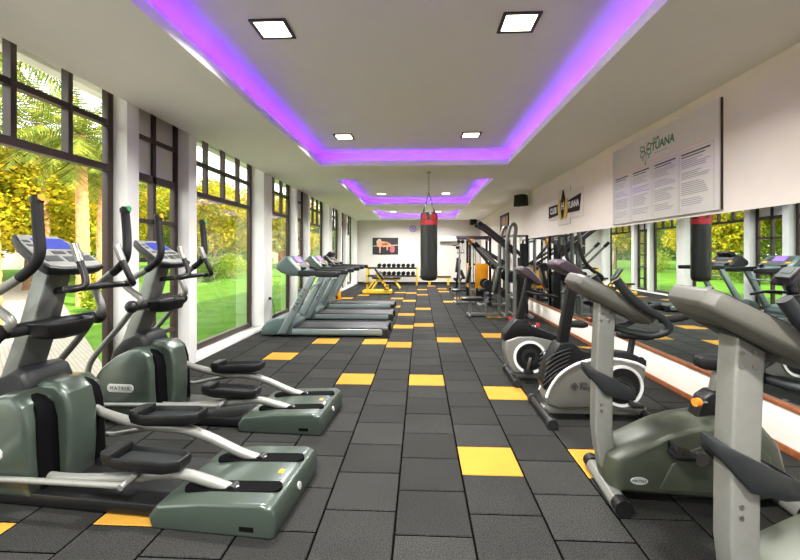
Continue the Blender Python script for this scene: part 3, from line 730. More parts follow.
# ------------------------------------------------------------------ upright bikes with silver mast
def make_gym_bike(loc, rz, label):
    t = thing('upright_bike', loc, rz, label, 'upright bike')
    for x, L, nm in ((0.0, .25, 'front_stabiliser'), (.98, .25, 'rear_stabiliser')):
        s = MB().prism([(x-.045, .02), (x-.05, .05), (x-.03, .085), (x+.03, .085), (x+.05, .05), (x+.045, .02)], 'y', -L+.02, L-.02)
        s = s.build(nm, 'silver', t, bevel=.01)
        for sg in (-1, 1):
            MB().tube([(x, sg*(L-.03), .05), (x, sg*(L+.04), .05)], .05, 18).build('end_cap', 'black', s)
    # body shell
    prof = [(-.02, .06), (-.04, .16), (-.02, .26), (.05, .315), (.16, .375), (.28, .44), (.42, .49), (.58, .52), (.72, .53), (.84, .49), (.93, .38), (.97, .22), (.95, .09), (.80, .05)]
    b = MB().loft(prof, 'y', [(-.155, .82), (-.14, .92), (-.10, .985), (-.05, 1), (.05, 1), (.10, .985), (.14, .92), (.155, .82)], (.46, .25)).build('body_shell', 'green2', t, bevel=.006, ang=40)
    pan = [(.22, .09), (.30, .26), (.42, .36), (.58, .43), (.76, .44), (.86, .34), (.88, .18), (.82, .09)]
    for sg in (-1, 1):
        MB().loft(pan, 'y', [(sg*.125, 1), (sg*.152, .97), (sg*.160, .90)], (.56, .25)).build('side_panel', 'green2', b, bevel=.004, ang=40)
    ov = MB()
    n = 24
    R1 = [(.135+.05*math.cos(2*math.pi*i/n), .15+.024*math.sin(2*math.pi*i/n)) for i in range(n)]
    ob = ov.loft(R1, 'y', [(-.138, 1), (-.1545, 1), (-.157, .94)], (.135, .15)).build('oval_badge', 'badge', b)
    text('lettering', 'MATRIX', .022, 'ink', ob, basis((.135, -.158, .15), (1, 0, 0), (0, 0, 1)))
    # mast: silver box column curving forward at the foot
    mast = [(.02, .12, .05), (-.015, .26, .05), (-.03, .40, .05), (-.028, .70, .05), (-.018, 1.0, .05), (-.005, 1.23, .05)]
    mm = MB().rings([[(x-w, -.055, z), (x-w, .055, z), (x+w*1.1, .055, z), (x+w*1.1, -.055, z)] for x, z, w in mast]).build('mast', 'silver', t, bevel=.012, segs=3)
    for x, z in ((-.045, 1.13), (-.045, 1.08), (-.045, .56), (-.045, .52), (.0, 1.13), (.0, 1.08)):
        MB().cyl((x, -.05, z), (x, -.06, z), .008, seg=10).build('bolt', 'steel', mm)
    # cup tray: boat-shaped bracket rising toward the front with an open pocket
    plan = [(-.145, -.02), (-.12, -.06), (-.03, -.085), (.09, -.09), (.155, -.066), (.172, 0), (.155, .066), (.09, .09), (-.03, .085), (-.12, .06), (-.145, .02)]
    zt = lambda x: .80-.47*(x+.135)
    zb = lambda x: zt(x)-(.05+.075*min(1, max(0, (x+.145)*9)))+.055*min(1, max(0, (x-.02)/.12))
    inn = [(max(x*.9, .058), y*.88) for x, y in plan]
    MB().rings([[(x*.97, y*.95, zb(x)) for x, y in plan], [(x, y, zb(x)+.015) for x, y in plan], [(x, y, zt(x)-.006) for x, y in plan], [(x*.985, y*.97, zt(x)) for x, y in plan], [(x, y, zt(x)-.001) for x, y in inn], [(x, y*.97, zt(x)-.06) for x, y in inn]]).build('cup_tray', 'dark', t, ang=50)
    # console slab, face toward the rider
    def CP(a, b_, c):
        p0 = Vector((-.20, 0, 1.365)); p1 = Vector((.26, 0, 1.115)); d = p1-p0; nn = Vector((-d.z, 0, d.x)).normalized()
        return p0+d*a+Vector((0, b_, 0))+nn*c
    outl = [(0, -.105), (0, .105), (.06, .14), (.55, .18), (.92, .17), (1, .10), (1, -.10), (.92, -.17), (.55, -.18), (.06, -.14)]
    con = MB().rings([[CP(.5+(a-.5)*k, b_*k, c) for a, b_ in outl] for k, c in ((.78, -.085), (.955, -.06), (1, -.045), (1, .0), (.96, .014))]).build('console', 'consolegrey', t, bevel=.004)
    MB().rings([[CP(.5+(a-.5)*k, b_*k, c) for a, b_ in outl] for k, c in ((.90, .008), (.88, .02))]).build('console_face', 'dark', con)
    MB().rings([[CP(a, b_, c) for a, b_ in ((.2, -.09), (.2, .09), (.5, .1), (.5, -.1))] for c in (.016, .024)]).build('display', 'lcd', con)
    for b_ in (-.1, -.04, .04, .1): MB().rings([[CP(a, b_+dx, c) for a, dx in ((.6, -.02), (.6, .02), (.75, .02), (.75, -.02))] for c in (.016, .025)]).build('key', 'consolelight', con)
    MB().rings([[CP(a, b_, c) for a, b_ in ((.25, -.08), (.25, .08), (.7, .08), (.7, -.08))] for c in (-.09, -.06)]).build('console_mount', 'dark', t, bevel=.01)
    # handlebars
    for sg in (-1, 1):
        hb = MB().tube([(.05, 0, 1.03), (.12, sg*.11, 1.02), (.20, sg*.19, 1.02), (.27, sg*.215, 1.06), (.24, sg*.215, 1.12), (.14, sg*.21, 1.18), (.05, sg*.205, 1.26), (-.01, sg*.20, 1.345)], [.019, .019, .02, .021, .022, .024, .026, .025], 14, smooth=6).build('handlebar', 'dark', t, ang=50)
        MB().tube([(.22, sg*.213, 1.115), (.28, sg*.213, 1.12), (.34, sg*.21, 1.13), (.42, sg*.20, 1.155)], [.02, .021, .022, .02], 12, smooth=5).build('rear_grip', 'rubber', hb, ang=50)
    # seat assembly
    MB().prism([(.50, .49), (.545, .62), (.60, .66), (.68, .66), (.70, .50)], 'y', -.055, .055).build('seat_collar', 'black', t, bevel=.012, segs=3)
    kn = MB().tube([(.56, -.055, .60), (.50, -.08, .605)], .009, 10).build('seat_knob_stem', 'chrome', t)
    MB().cyl((.505, -.078, .605), (.475, -.09, .607), .026, .024).build('pull_knob', 'knob', kn)
    MB().rings([[(x-.025, -.025, z), (x-.025, .025, z), (x+.025, .025, z), (x+.025, -.025, z)] for x, z in ((.62, .60), (.665, .79))]).build('seat_post', 'silver', t, bevel=.004)
    sp = [(-.16, -.04), (-.16, .04), (-.02, .06), (.08, .12), (.15, .115), (.17, .0), (.15, -.115), (.08, -.12), (-.02, -.06)]
    MB().rings([[(.69+x*k, y*k, z) for x, y in sp] for k, z in ((.7, .785), (.97, .80), (1, .83), (.96, .86), (.8, .872))]).build('saddle', 'rubber', t, bevel=.008, ang=50)
    for sg, ang_ in ((-1, 160), (1, -20)):
        a = R(ang_); ex = .46+.15*math.cos(a); ez = .31+.15*math.sin(a)
        cr = MB().flatbar([(.46, sg*.175, .31), (ex, sg*.185, ez)], .022, .04).build('crank', 'dark', t, bevel=.006)
        p_ = MB().b2(ex-.055, ex+.055, sg*.20, sg*.30, ez-.018, ez+.018).build('pedal', 'black', cr, bevel=.01)
        MB().tube([(ex-.04, sg*.20, ez+.015), (ex-.05, sg*.22, ez+.06), (ex-.05, sg*.28, ez+.06), (ex-.04, sg*.30, ez+.015)], .008, 8, smooth=4).build('pedal_strap', 'rubber', cr, ang=50)
        MB().cyl((.46, sg*.16, .31), (.46, sg*.19, .31), .04).build('crank_hub', 'steel', t)
    return t
make_gym_bike((1.17, 2.70, 0), -4, 'upright bike with silver mast, olive-grey shell and orange seat knob, second nearest on the right')
make_gym_bike((1.235, 1.66, 0), -2, 'nearest upright bike, silver mast and black cup tray cut by the right frame edge')

# ------------------------------------------------------------------ strength machines on the right
def bar(mb, a, b, w=.06): mb.tube([a, b], w*.62, 4); return mb
def sq(pts, w, m, name, parent, bev=.008):
    mb = MB()
    for a, b in zip(pts, pts[1:]):
        a = Vector(a); b = Vector(b); d = (b-a); L = d.length
        q = d.to_track_quat('Z', 'Y').to_euler()
        mb.box((a+b)/2, (w, w, L+w*.6), q)
    return mb.build(name, m, parent, bevel=bev)
def weight_stack(x, y, z0, n, parent, w=.24, dpt=.14):
    mb = MB()
    for i in range(n): mb.b2(x-dpt/2, x+dpt/2, y-w/2, y+w/2, z0+i*.052, z0+i*.052+.048)
    mb.build('weight_stack', 'rubber', parent, bevel=.004)
    MB().cyl((x, y-w*.3, z0), (x, y-w*.3, 1.9), .011, seg=10).cyl((x, y+w*.3, z0), (x, y+w*.3, 1.9), .011, seg=10).build('guide_rods', 'chrome', parent)

# lever press machine, nearest
t = thing('lever_press_machine', (0, 0, 0), 0, 'grey lever press machine with thick diagonal arms, in front of the mirror end', 'weight machine')
for y in (9.55, 10.35):
    MB().tube([(2.13, y, .03), (2.13, y, 1.70), (2.15, y, 1.95), (2.155, y, 2.07), (2.12, y, 2.15), (2.05, y, 2.13), (2.0, y, 2.0), (1.96, y, 1.80), (1.95, y, 1.62)], .042, 14, smooth=6).build('side_frame', 'silver2', t, ang=50)
    sq([(1.95, y, .05), (1.95, y, 1.66)], .06, 'silver2', 'inner_post', t)
sq([(1.10, 9.95, .05), (2.52, 9.95, .05)], .07, 'silver2', 'floor_beam', t)
sq([(2.15, 9.55, .05), (2.15, 10.35, .05)], .07, 'silver2', 'cross_foot', t); sq([(2.52, 9.55, .05), (2.52, 10.35, .05)], .07, 'silver2', 'cross_foot', t)
sq([(1.15, 9.75, .04), (1.15, 10.15, .04)], .06, 'silver2', 'front_foot', t)
sq([(2.13, 9.55, .55), (2.13, 10.35, .55)], .05, 'silver2', 'cross_bar', t); sq([(2.14, 9.55, 1.9), (2.14, 10.35, 1.9)], .05, 'silver2', 'cross_bar', t)
sq([(2.5, 9.95, .05), (2.5, 9.95, 1.9)], .06, 'black', 'rear_post', t); sq([(1.95, 9.55, .05), (1.95, 10.35, .05)], .06, 'silver2', 'cross_foot', t); sq([(2.13, 9.95, 1.9), (2.5, 9.95, 1.9)], .05, 'silver2', 'top_arm', t)
sq([(1.95, 9.55, .55), (2.13, 9.55, .55)], .05, 'silver2', 'side_bar', t); sq([(1.95, 10.35, .55), (2.13, 10.35, .55)], .05, 'silver2', 'side_bar', t)
sq([(1.17, 9.95, .05), (1.17, 9.95, .40)], .06, 'silver2', 'seat_post', t)
MB().b2(.97, 1.47, 9.80, 10.10, .38, .46).build('seat_pad', 'vinyl', t, bevel=.025, segs=3)
MB().tube([(1.54, 9.95, .06), (1.56, 9.95, .3), (1.64, 9.95, .48), (1.78, 9.95, .56)], .03, 12, smooth=5).build('leg_curve', 'silver2', t, ang=50)
for z in (.32, .52):
    MB().cyl((1.60, 9.72, z), (1.60, 10.18, z), .05).build('foam_roller', 'rubber', t)
MB().box((1.80, 9.95, .86), (.09, .30, .62), (0, R(12), 0)).build('back_pad', 'vinyl', t, bevel=.03, segs=3)
for y in (9.70, 10.22):
    la = MB().rings([[(x, y-.05, z-.055), (x, y+.05, z-.055), (x, y+.05, z+.055), (x, y-.05, z+.055)] for x, z in ((1.38, 2.16), (1.5, 2.10), (2.10, 1.62), (2.30, 1.46))]).build('lever_arm', 'purplegrey', t, bevel=.02, segs=3)
    MB().cyl((1.37, y-.07, 2.17), (1.37, y+.07, 2.17), .055).build('lever_end', 'black', la)
    MB().tube([(1.28, y, 1.72), (1.5, y, 1.5), (1.82, y, 1.20), (2.15, y, 1.05)], .028, 12, smooth=4).build('push_bar', 'silver2', t, ang=50)
    MB().cyl((1.26, y, 1.74), (1.36, y, 1.64), .036).build('hand_grip', 'rubber', t)
weight_stack(2.36, 9.95, .12, 16, t)
MB().b2(2.30, 2.46, 9.80, 9.815, .12, 1.72).build('stack_shroud', 'dark', t, bevel=.004)
sq([(1.86, 9.95, .05), (1.86, 9.95, 1.70)], .07, 'silver2', 'mast', t)
for y in (9.62, 10.28):
    MB().cyl((2.08, y-.06, .95), (2.08, y+.06, .95), .13, seg=24).build('weight_plate', 'rubber', t)
    MB().cyl((1.92, y-.05, .58), (1.92, y+.05, .58), .10, seg=24).build('weight_plate', 'rubber', t)

# cable tower with amber panels
t = thing('cable_tower', (0, 0, 0), 0, 'tall black cable machine with amber weight covers, behind the lever press machine', 'weight machine')
for (x, y) in ((1.55, 13.2), (1.55, 13.9), (2.18, 13.2), (2.18, 13.9)):
    sq([(x, y, .02), (x, y, 1.95)], .07, 'black', 'upright', t)
sq([(1.55, 13.2, .05), (2.18, 13.2, .05)], .07, 'black', 'base_bar', t); sq([(1.55, 13.9, .05), (2.18, 13.9, .05)], .07, 'black', 'base_bar', t)
sq([(1.55, 13.2, .05), (1.55, 13.9, .05)], .07, 'black', 'base_bar', t); sq([(2.18, 13.2, .05), (2.18, 13.9, .05)], .07, 'black', 'base_bar', t)
sq([(1.20, 13.4, 1.97), (2.22, 13.4, 1.97)], .08, 'purplegrey', 'top_beam', t); sq([(1.20, 13.75, 2.02), (2.22, 13.75, 2.02)], .08, 'purplegrey', 'top_beam', t)
sq([(1.55, 13.2, 1.93), (1.55, 13.9, 1.93)], .08, 'purplegrey', 'top_cross', t); sq([(2.18, 13.2, 1.93), (2.18, 13.9, 1.93)], .08, 'purplegrey', 'top_cross', t)
MB().b2(1.72, 2.12, 13.16, 13.19, .40, 1.17).build('weight_cover', 'orange', t, bevel=.005)
MB().b2(1.515, 1.54, 13.3, 13.8, .40, 1.17).build('weight_cover', 'orange', t, bevel=.005)
MB().b2(1.50, 1.66, 13.12, 13.18, 1.76, 1.94).build('pulley_cover', 'orange', t, bevel=.02)
weight_stack(1.92, 13.5, .1, 18, t, w=.3, dpt=.3)
MB().cyl((1.66, 13.2, .1), (1.66, 13.2, 1.9), .016, seg=10).cyl((1.72, 13.2, .1), (1.72, 13.2, 1.9), .016, seg=10).build('guide_rods', 'chrome', t)
for x in (1.22, 1.34):
    pl = MB().cyl((x, 13.36, 1.86), (x, 13.44, 1.86), .06).build('pulley', 'black', t)
    MB().cyl((x, 13.4, 1.86), (x, 13.4, 1.66), .005, seg=6).build('cable', 'ink', pl)
    MB().tube([(x-.05, 13.4, 1.50), (x, 13.4, 1.67), (x+.05, 13.4, 1.50)], .008, 8).build('strap', 'ink', pl)
    MB().cyl((x-.06, 13.4, 1.50), (x+.06, 13.4, 1.50), .014, seg=10).build('handle', 'rubber', pl)
sq([(1.48, 13.0, 1.92), (2.16, 13.0, 1.10)], .07, 'purplegrey', 'diagonal_arm', t)
MB().cyl((1.66, 13.0, 1.15), (1.66, 13.15, 1.15), .03).build('arm_bracket', 'dark', t)

# seated pulldown station
t = thing('pulldown_station', (0, 0, 0), 0, 'slim silver pulldown station with small black seat, left of the lever press machine', 'weight machine')
sq([(1.16, 12.5, .02), (1.16, 12.5, 1.70)], .05, 'silver', 'upright', t)
sq([(1.02, 12.25, .03), (1.02, 12.75, .03)], .06, 'silver', 'foot_bar', t); sq([(1.02, 12.5, .03), (1.6, 12.5, .03)], .06, 'silver', 'floor_beam', t)
MB().b2(.92, 1.36, 12.35, 12.65, .36, .43).build('seat_pad', 'vinyl', t, bevel=.025, segs=3)
sq([(1.08, 12.5, .03), (1.08, 12.5, .36)], .05, 'silver', 'seat_post', t)
MB().tube([(1.02, 12.2, 1.72), (1.16, 12.5, 1.78), (1.02, 12.8, 1.72)], .018, 10, smooth=5).build('pull_bar', 'dark', t, ang=50)
MB().cyl((1.10, 12.46, 1.66), (1.10, 12.54, 1.66), .05).build('pulley', 'black', t)
MB().box((1.42, 12.5, .85), (.08, .30, .5), (0, R(12), 0)).build('back_pad', 'vinyl', t, bevel=.02)
sq([(1.5, 12.5, .03), (1.46, 12.5, .8)], .05, 'silver', 'back_post', t)

# multi press with stacked plates behind
t = thing('plate_loaded_press', (0, 0, 0), 0, 'dark plate-loaded press with round weights, between lever press machine and amber tower', 'weight machine')
for y in (11.55, 12.25): sq([(2.42, y, .03), (2.42, y, 1.85)], .07, 'silver2', 'upright', t)
sq([(1.62, 11.9, .04), (2.45, 11.9, .04)], .07, 'silver2', 'floor_beam', t); sq([(2.42, 11.5, .04), (2.42, 12.3, .04)], .07, 'silver2', 'rear_foot', t)
sq([(1.66, 11.62, .04), (1.66, 12.18, .04)], .06, 'silver2', 'front_foot', t); sq([(2.42, 11.5, 1.82), (2.42, 12.3, 1.82)], .06, 'silver2', 'top_bar', t)
sq([(1.82, 11.9, .04), (1.82, 11.9, .42)], .06, 'silver2', 'seat_post', t)
MB().b2(1.64, 2.0, 11.74, 12.06, .42, .50).build('seat_pad', 'vinyl', t, bevel=.025, segs=3)
MB().box((2.1, 11.9, .85), (.09, .32, .66), (0, R(14), 0)).build('back_pad', 'vinyl', t, bevel=.025, segs=3)
for y in (11.58, 12.22):
    sq([(1.55, y, 1.72), (2.42, y, 1.18)], .06, 'purplegrey', 'press_arm', t)
    MB().cyl((1.86, y-.06, .62), (1.86, y+.06, .62), .14, seg=26).build('weight_plate', 'rubber', t)
    MB().cyl((2.15, y-.05, 1.12), (2.15, y+.05, 1.12), .11, seg=26).build('weight_plate', 'rubber', t)
sq([(1.86, 11.55, .62), (1.86, 12.25, .62)], .04, 'steel', 'plate_axle', t); sq([(1.86, 11.9, .08), (1.86, 11.9, .6)], .05, 'silver2', 'plate_post', t)
sq([(2.15, 11.55, 1.12), (2.15, 12.25, 1.12)], .04, 'steel', 'plate_axle', t); sq([(2.15, 11.9, 1.12), (2.42, 11.9, 1.12)], .05, 'silver2', 'axle_arm', t); sq([(2.42, 11.5, 1.12), (2.42, 12.3, 1.12)], .05, 'silver2', 'mid_bar', t)

# dark abdominal machine near the back wall
t = thing('abdominal_machine', (0, 0, 0), 0, 'dark upright exercise machine with padded back, by the far wall right of the bag', 'weight machine')
sq([(1.46, 17.3, .03), (1.62, 17.3, 1.2)], .09, 'black', 'mast', t); sq([(1.2, 17.3, .04), (2.0, 17.3, .04)], .08, 'black', 'floor_beam', t)
sq([(1.3, 17.05, .04), (1.3, 17.55, .04)], .07, 'black', 'foot_bar', t); sq([(1.95, 17.05, .04), (1.95, 17.55, .04)], .07, 'black', 'foot_bar', t)
MB().box((1.50, 17.3, .95), (.1, .34, .5), (0, R(8), 0)).build('back_pad', 'vinyl', t, bevel=.03, segs=3)
MB().box((1.72, 17.3, .62), (.12, .36, .4), (0, R(-22), 0)).build('seat_pad', 'vinyl', t, bevel=.03, segs=3)
MB().cyl((1.56, 17.12, 1.24), (1.56, 17.48, 1.24), .07).build('foam_roller', 'rubber', t)
MB().cyl((1.42, 17.1, .42), (1.42, 17.5, .42), .06).build('foam_roller', 'rubber', t)
sq([(1.62, 17.3, .3), (1.74, 17.3, .55)], .06, 'black', 'seat_post', t)
MB().cyl((1.42, 17.3, .42), (1.52, 17.3, .42), .03).build('roller_arm', 'black', t)

# red dumbbells on the floor by the press machine
def red_db(x, y, rz, label):
    t = thing('red_dumbbell', (x, y, 0), rz, label, 'dumbbell')
    MB().cyl((-.06, 0, .065), (.06, 0, .065), .016).build('handle', 'chrome', t)
    for s_ in (-1, 1): MB().cyl((s_*.055, 0, .065), (s_*.125, 0, .065), .065, seg=8).build('head', 'red', t, bevel=.008)
red_db(2.03, 9.15, 20, 'red dumbbell on the floor just left of the farthest bike mast')
red_db(2.22, 8.35, -15, 'red dumbbell on the floor just right of the farthest bike mast')

# ------------------------------------------------------------------ punching bag
t = thing('punching_bag', (.165, 8.27, 0), 0, 'black punching bag with red band hanging by chains from the ceiling', 'punching bag')
z0, z1, r = .95, 2.30, .168
bag = MB().lathe([(.06, z0), (.13, z0+.012), (r-.008, z0+.05), (r, z0+.11), (r-.003, z0+.35), (r+.002, z0+.6), (r-.002, z0+.9), (r, z1-.06), (r-.012, z1-.01), (.12, z1)], seg=36).build('bag_body', 'vinyl', t, ang=50)
MB().ring((0, 0, z1-.20), 'z', r-.002, r+.005, .095, 36).build('red_band', 'red', bag, ang=50)
for a in (-120, -60, 30, 120):
    ca_, sa_ = math.cos(R(a)), math.sin(R(a))
    mb = MB()
    tx, ty = -sa_, ca_
    P = [(-.055, z1-.14), (.055, z1-.14), (.062, z1-.09), (.03, z1-.03), (-.03, z1-.03), (-.062, z1-.09)]
    mb.rings([[(ca_*rr+tx*u, sa_*rr+ty*u, z) for u, z in P] for rr in (r-.02, r+.005)]).build('red_patch', 'red', bag)
for i, a in enumerate((45, 135, 225, 315)):
    ca_, sa_ = math.cos(R(a)), math.sin(R(a))
    MB().flatbar([(ca_*(r-.02), sa_*(r-.02), z1-.05), (ca_*(r-.03), sa_*(r-.03), z1+.05)], .03, .006, (-sa_, ca_, 0)).build('hanging_strap', 'black', t)
    mb = MB(); a0 = Vector((ca_*(r-.03), sa_*(r-.03), z1+.04)); a1 = Vector((0, 0, z1+.40)); n = 12
    for k in range(n):
        c = a0.lerp(a1, (k+.5)/n); d = (a1-a0).normalized()
        sd = d.cross(Vector((0, 0, 1))).normalized() if k % 2 else d.cross(d.cross(Vector((0, 0, 1)))).normalized()
        L = (a1-a0).length/n*.72
        P = [c-d*L, c-d*L*.4+sd*.012, c+d*L*.4+sd*.012, c+d*L, c+d*L*.4-sd*.012, c-d*L*.4-sd*.012, c-d*L]
        mb.tube(P, .0035, 6)
    mb.build('chain', 'steel', t)
mb = MB()
for k in range(12):
    c = Vector((0, 0, z1+.41+k*.031)); d = Vector((0, 0, 1)); sd = Vector((1, 0, 0)) if k % 2 else Vector((0, 1, 0)); L = .021
    mb.tube([c-d*L, c-d*L*.4+sd*.012, c+d*L*.4+sd*.012, c+d*L, c+d*L*.4-sd*.012, c-d*L*.4-sd*.012, c-d*L], .0035, 6)
mb.build('top_chain', 'steel', t)
MB().cyl((0, 0, 3.08), (0, 0, 3.10), .045).cyl((0, 0, z1+.78), (0, 0, 3.08), .008, seg=8).build('ceiling_hook', 'steel', t)

# ------------------------------------------------------------------ dumbbell rack, benches, low rack
t = thing('dumbbell_rack', (0, 0, 0), 0, 'yellow two-tier dumbbell rack with black shelves against the far wall', 'dumbbell rack')
for x in (-2.47, -.17):
    for y in (19.25, 19.75):
        MB().b2(x-.04, x+.04, y-.03, y+.03, 0, .86).build('post', 'yellow', t, bevel=.006)
    MB().b2(x-.035, x+.035, 19.28, 19.72, .03, .09).build('side_foot', 'yellow', t, bevel=.006)
for z in (.43, .80):
    MB().b2(-2.51, -.13, 19.22, 19.40, z-.035, z+.02).b2(-2.51, -.13, 19.58, 19.76, z-.03, z+.03).build('shelf', 'black', t, bevel=.006)
    for i in range(2): pass
ORD = ['first', 'second', 'third', 'fourth', 'fifth', 'sixth', 'seventh', 'eighth']
def dumbbell(label, r, loc, group, proto=None):
    if proto: return copy_thing(proto, loc, 90, label)
    t = thing('dumbbell', loc, 90, label, 'dumbbell', group)
    MB().cyl((-.08, 0, .09), (.08, 0, .09), .018, seg=12).build('handle', 'steel', t)
    for s_ in (-1, 1):
        MB().tube([(s_*.075, 0, r+.0), (s_*.085, 0, r), (s_*.20, 0, r), (s_*.215, 0, r)], [r*.8, r, r, r*.82], 18).build('head', 'rubber', t)
    return t
pr = None
for row, (z, xs) in enumerate(((.83, [-1.92+.224*i for i in range(8)]), (.46, [-1.92+.224*i for i in range(8)]))):
    for i, x in enumerate(xs):
        lb = 'black round dumbbell, %s from the left on the %s shelf of the yellow rack' % (ORD[i], 'upper' if row == 0 else 'lower')
        o = dumbbell(lb, .09, (x, 19.49, z), 'dumbbells on the yellow rack', pr)
        if pr is None: pr = o

t = thing('adjustable_bench', (0, 0, 0), 0, 'yellow adjustable bench with raised black backrest and hand wheel, before the dumbbell rack', 'exercise bench')
MB().b2(-2.12, -1.06, 15.12, 15.24, .02, .14).b2(-2.12, -1.06, 15.56, 15.68, .02, .14).b2(-2.12, -1.98, 15.24, 15.56, .02, .13).b2(-1.2, -1.06, 15.24, 15.56, .02, .13).build('base_frame', 'yellow', t, bevel=.02, segs=3)
sq([(-1.16, 15.4, .1), (-1.62, 15.4, .74)], .09, 'yellow', 'back_support', t)
MB().box((-1.52, 15.4, .72), (.08, .34, .50), (0, R(-38), 0)).build('back_pad', 'vinyl', t, bevel=.025, segs=3)
sq([(-2.0, 15.4, .1), (-1.70, 15.4, .5)], .07, 'yellow', 'front_support', t)
MB().b2(-2.10, -1.86, 15.22, 15.58, .36, .42).build('seat_pad', 'vinyl', t, bevel=.02, segs=3)
sq([(-1.98, 15.4, .1), (-1.98, 15.4, .37)], .06, 'yellow', 'seat_post', t)
MB().ring((-1.22, 15.08, .30), 'y', .12, .155, .035).build('hand_wheel', 'black', t, ang=50)
mb = MB()
for k in range(3): mb.tube([(-1.22, 15.08, .30), (-1.22+.13*math.cos(R(120*k+90)), 15.08, .30+.13*math.sin(R(120*k+90)))], .014, 8)
mb.cyl((-1.22, 15.05, .30), (-1.22, 15.40, .30), .025); mb.build('wheel_spokes', 'black', t)
sq([(-1.22, 15.4, .1), (-1.22, 15.4, .32)], .06, 'yellow', 'wheel_post', t)

t = thing('flat_bench', (0, 0, 0), 0, 'flat black padded bench on splayed yellow legs, between the raised bench and the rack', 'exercise bench')
MB().b2(-2.02, -.82, 17.15, 17.45, .43, .51).build('bench_pad', 'vinyl', t, bevel=.025, segs=3)
sq([(-1.95, 17.3, .40), (-.88, 17.3, .40)], .06, 'yellow', 'spine', t)
for x0, x1 in ((-1.75, -1.98), (-1.08, -.84)):
    for y in (17.1, 17.5): sq([(x0, 17.3, .40), (x1, y, .03)], .06, 'yellow', 'leg', t)

t = thing('low_bar_rack', (0, 0, 0), 0, 'low black and yellow rack along the far wall behind the punching bag', 'barbell rack')
MB().b2(-.05, 1.42, 19.5, 19.75, .36, .42).build('top_bar', 'black', t, bevel=.01); MB().b2(-.02, 1.39, 19.52, 19.73, .315, .36).build('lower_bar', 'yellow', t, bevel=.006)
for x in (.42, 1.3): MB().b2(x-.05, x+.05, 19.52, 19.73, 0, .32).build('leg', 'yellow', t, bevel=.008)

t = thing('yellow_box', (-2.70, 13.15, 0), 8, 'small yellow box with a dark opening, on the floor behind the treadmills', 'box')
MB().b2(-.16, .16, -.2, .2, 0, .33).build('box_body', 'orange', t, bevel=.02, segs=3)
MB().b2(-.08, .08, -.206, -.19, .06, .16).build('front_opening', 'void', t)  # black block, shade of the opening put into its colour

# ------------------------------------------------------------------ far wall: picture, clock, air conditioner; speakers
def wallquad(mb, poly, y): mb.face([(x, y, z) for x, z in poly])
t = thing('framed_picture', (-1.72, YB, 1.84), 0, 'dark wall picture of a bare-backed person doing press-ups on the far wall', 'picture')
MB().b2(-.63, .63, -.03, 0, -.41, .41).build('picture_frame', 'ink', t, bevel=.004)
def flat(name, poly, m, y, parent):
    mb = MB(); mb.rings([[(x, y, z) for x, z in poly], [(x, y+.002, z) for x, z in poly]]); return mb.build(name, m, parent)
flat('print_wall', [(-.62, .02), (.62, .02), (.62, .40), (-.62, .40)], 'print_bg', -.032, t)
flat('print_floor', [(-.62, -.40), (.62, -.40), (.62, .02), (-.62, .02)], 'print_floor', -.032, t)
flat('print_rail', [(-.62, -.02), (.62, .03), (.62, .065), (-.62, .015)], 'print_line', -.033, t)
pf = flat('print_figure', [(-.42, .05), (-.44, .22), (-.36, .33), (-.24, .35), (-.18, .24), (.1, .2), (.24, .12), (.36, .0), (.30, -.06), (.14, -.02), (.12, -.2), (.06, -.2), (.06, -.02), (-.1, -.06), (-.22, -.02), (-.24, -.34), (-.30, -.34), (-.30, -.05), (-.38, -.04)], 'skin1', -.035, t)
flat('print_shade', [(-.2, .12), (.05, .16), (.2, .08), (.05, .03), (-.15, .04)], 'skin2', -.037, pf)
flat('print_leg', [(.26, .02), (.36, .04), (.46, -.05), (.44, -.28), (.30, -.34), (.20, -.2), (.24, -.1)], 'print_pink', -.036, pf)
flat('print_hair', [(-.44, .22), (-.36, .33), (-.24, .35), (-.22, .28), (-.34, .24), (-.38, .1)], 'print_line', -.037, pf)

t = thing('wall_clock', (-.37, YB, 2.68), 0, 'round violet wall clock on the far wall beside the punching bag', 'clock')
MB().cyl((0, 0, 0), (0, -.035, 0), .165, seg=32).build('case', 'key', t); MB().cyl((0, -.03, 0), (0, -.038, 0), .145, seg=32).build('dial', 'clock', t)
MB().flatbar([(0, -.041, -.02), (.0, -.041, .09)], .004, .012).flatbar([(0, -.041, 0), (.07, -.041, -.03)], .004, .014).build('hands', 'ink', t)
mb = MB()
for k in range(12):
    a = R(30*k); mb.box((.125*math.cos(a), -.040, .125*math.sin(a)), (.018, .004, .008), (0, -a, 0))
mb.build('hour_marks', 'whiteink', t)

t = thing('air_conditioner', (1.34, YB+.004, 2.17), 0, 'white split air conditioner high on the far wall right of the bag', 'air conditioner')
MB().prism([(0, -.15), (-.15, -.15), (-.2, -.05), (-.2, .1), (-.16, .15), (0, .15)], 'x', -.42, .42).build('case', 'white', t, bevel=.012)
MB().b2(-.38, .38, -.19, -.13, -.148, -.115).build('air_flap', 'dark', t)

def speaker(loc, rz, label, wall):
    t = thing('wall_speaker', loc, rz, label, 'loudspeaker')
    MB().loft([(-.17, -.15), (.17, -.15), (.15, .16), (-.15, .16)], 'y', [(-.14, 1), (.06, .95), (.12, .7)], (0, 0)).build('cabinet', 'black', t, bevel=.02, segs=3)
    MB().loft([(-.145, -.125), (.145, -.125), (.13, .135), (-.13, .135)], 'y', [(-.15, .97), (-.138, 1)], (0, 0)).build('grille', 'rubber', t, bevel=.004)
    MB().tube([(0, .1, 0), (0, .12+wall, .02)], .022, 10).build('bracket', 'black', t)
speaker((2.66, 11.1, 2.87), -52, 'black wall speaker high on the right wall, before the poster', .05)
speaker((2.55, 20.05, 2.98), -25, 'small black speaker in the far right corner under the ceiling', .12)

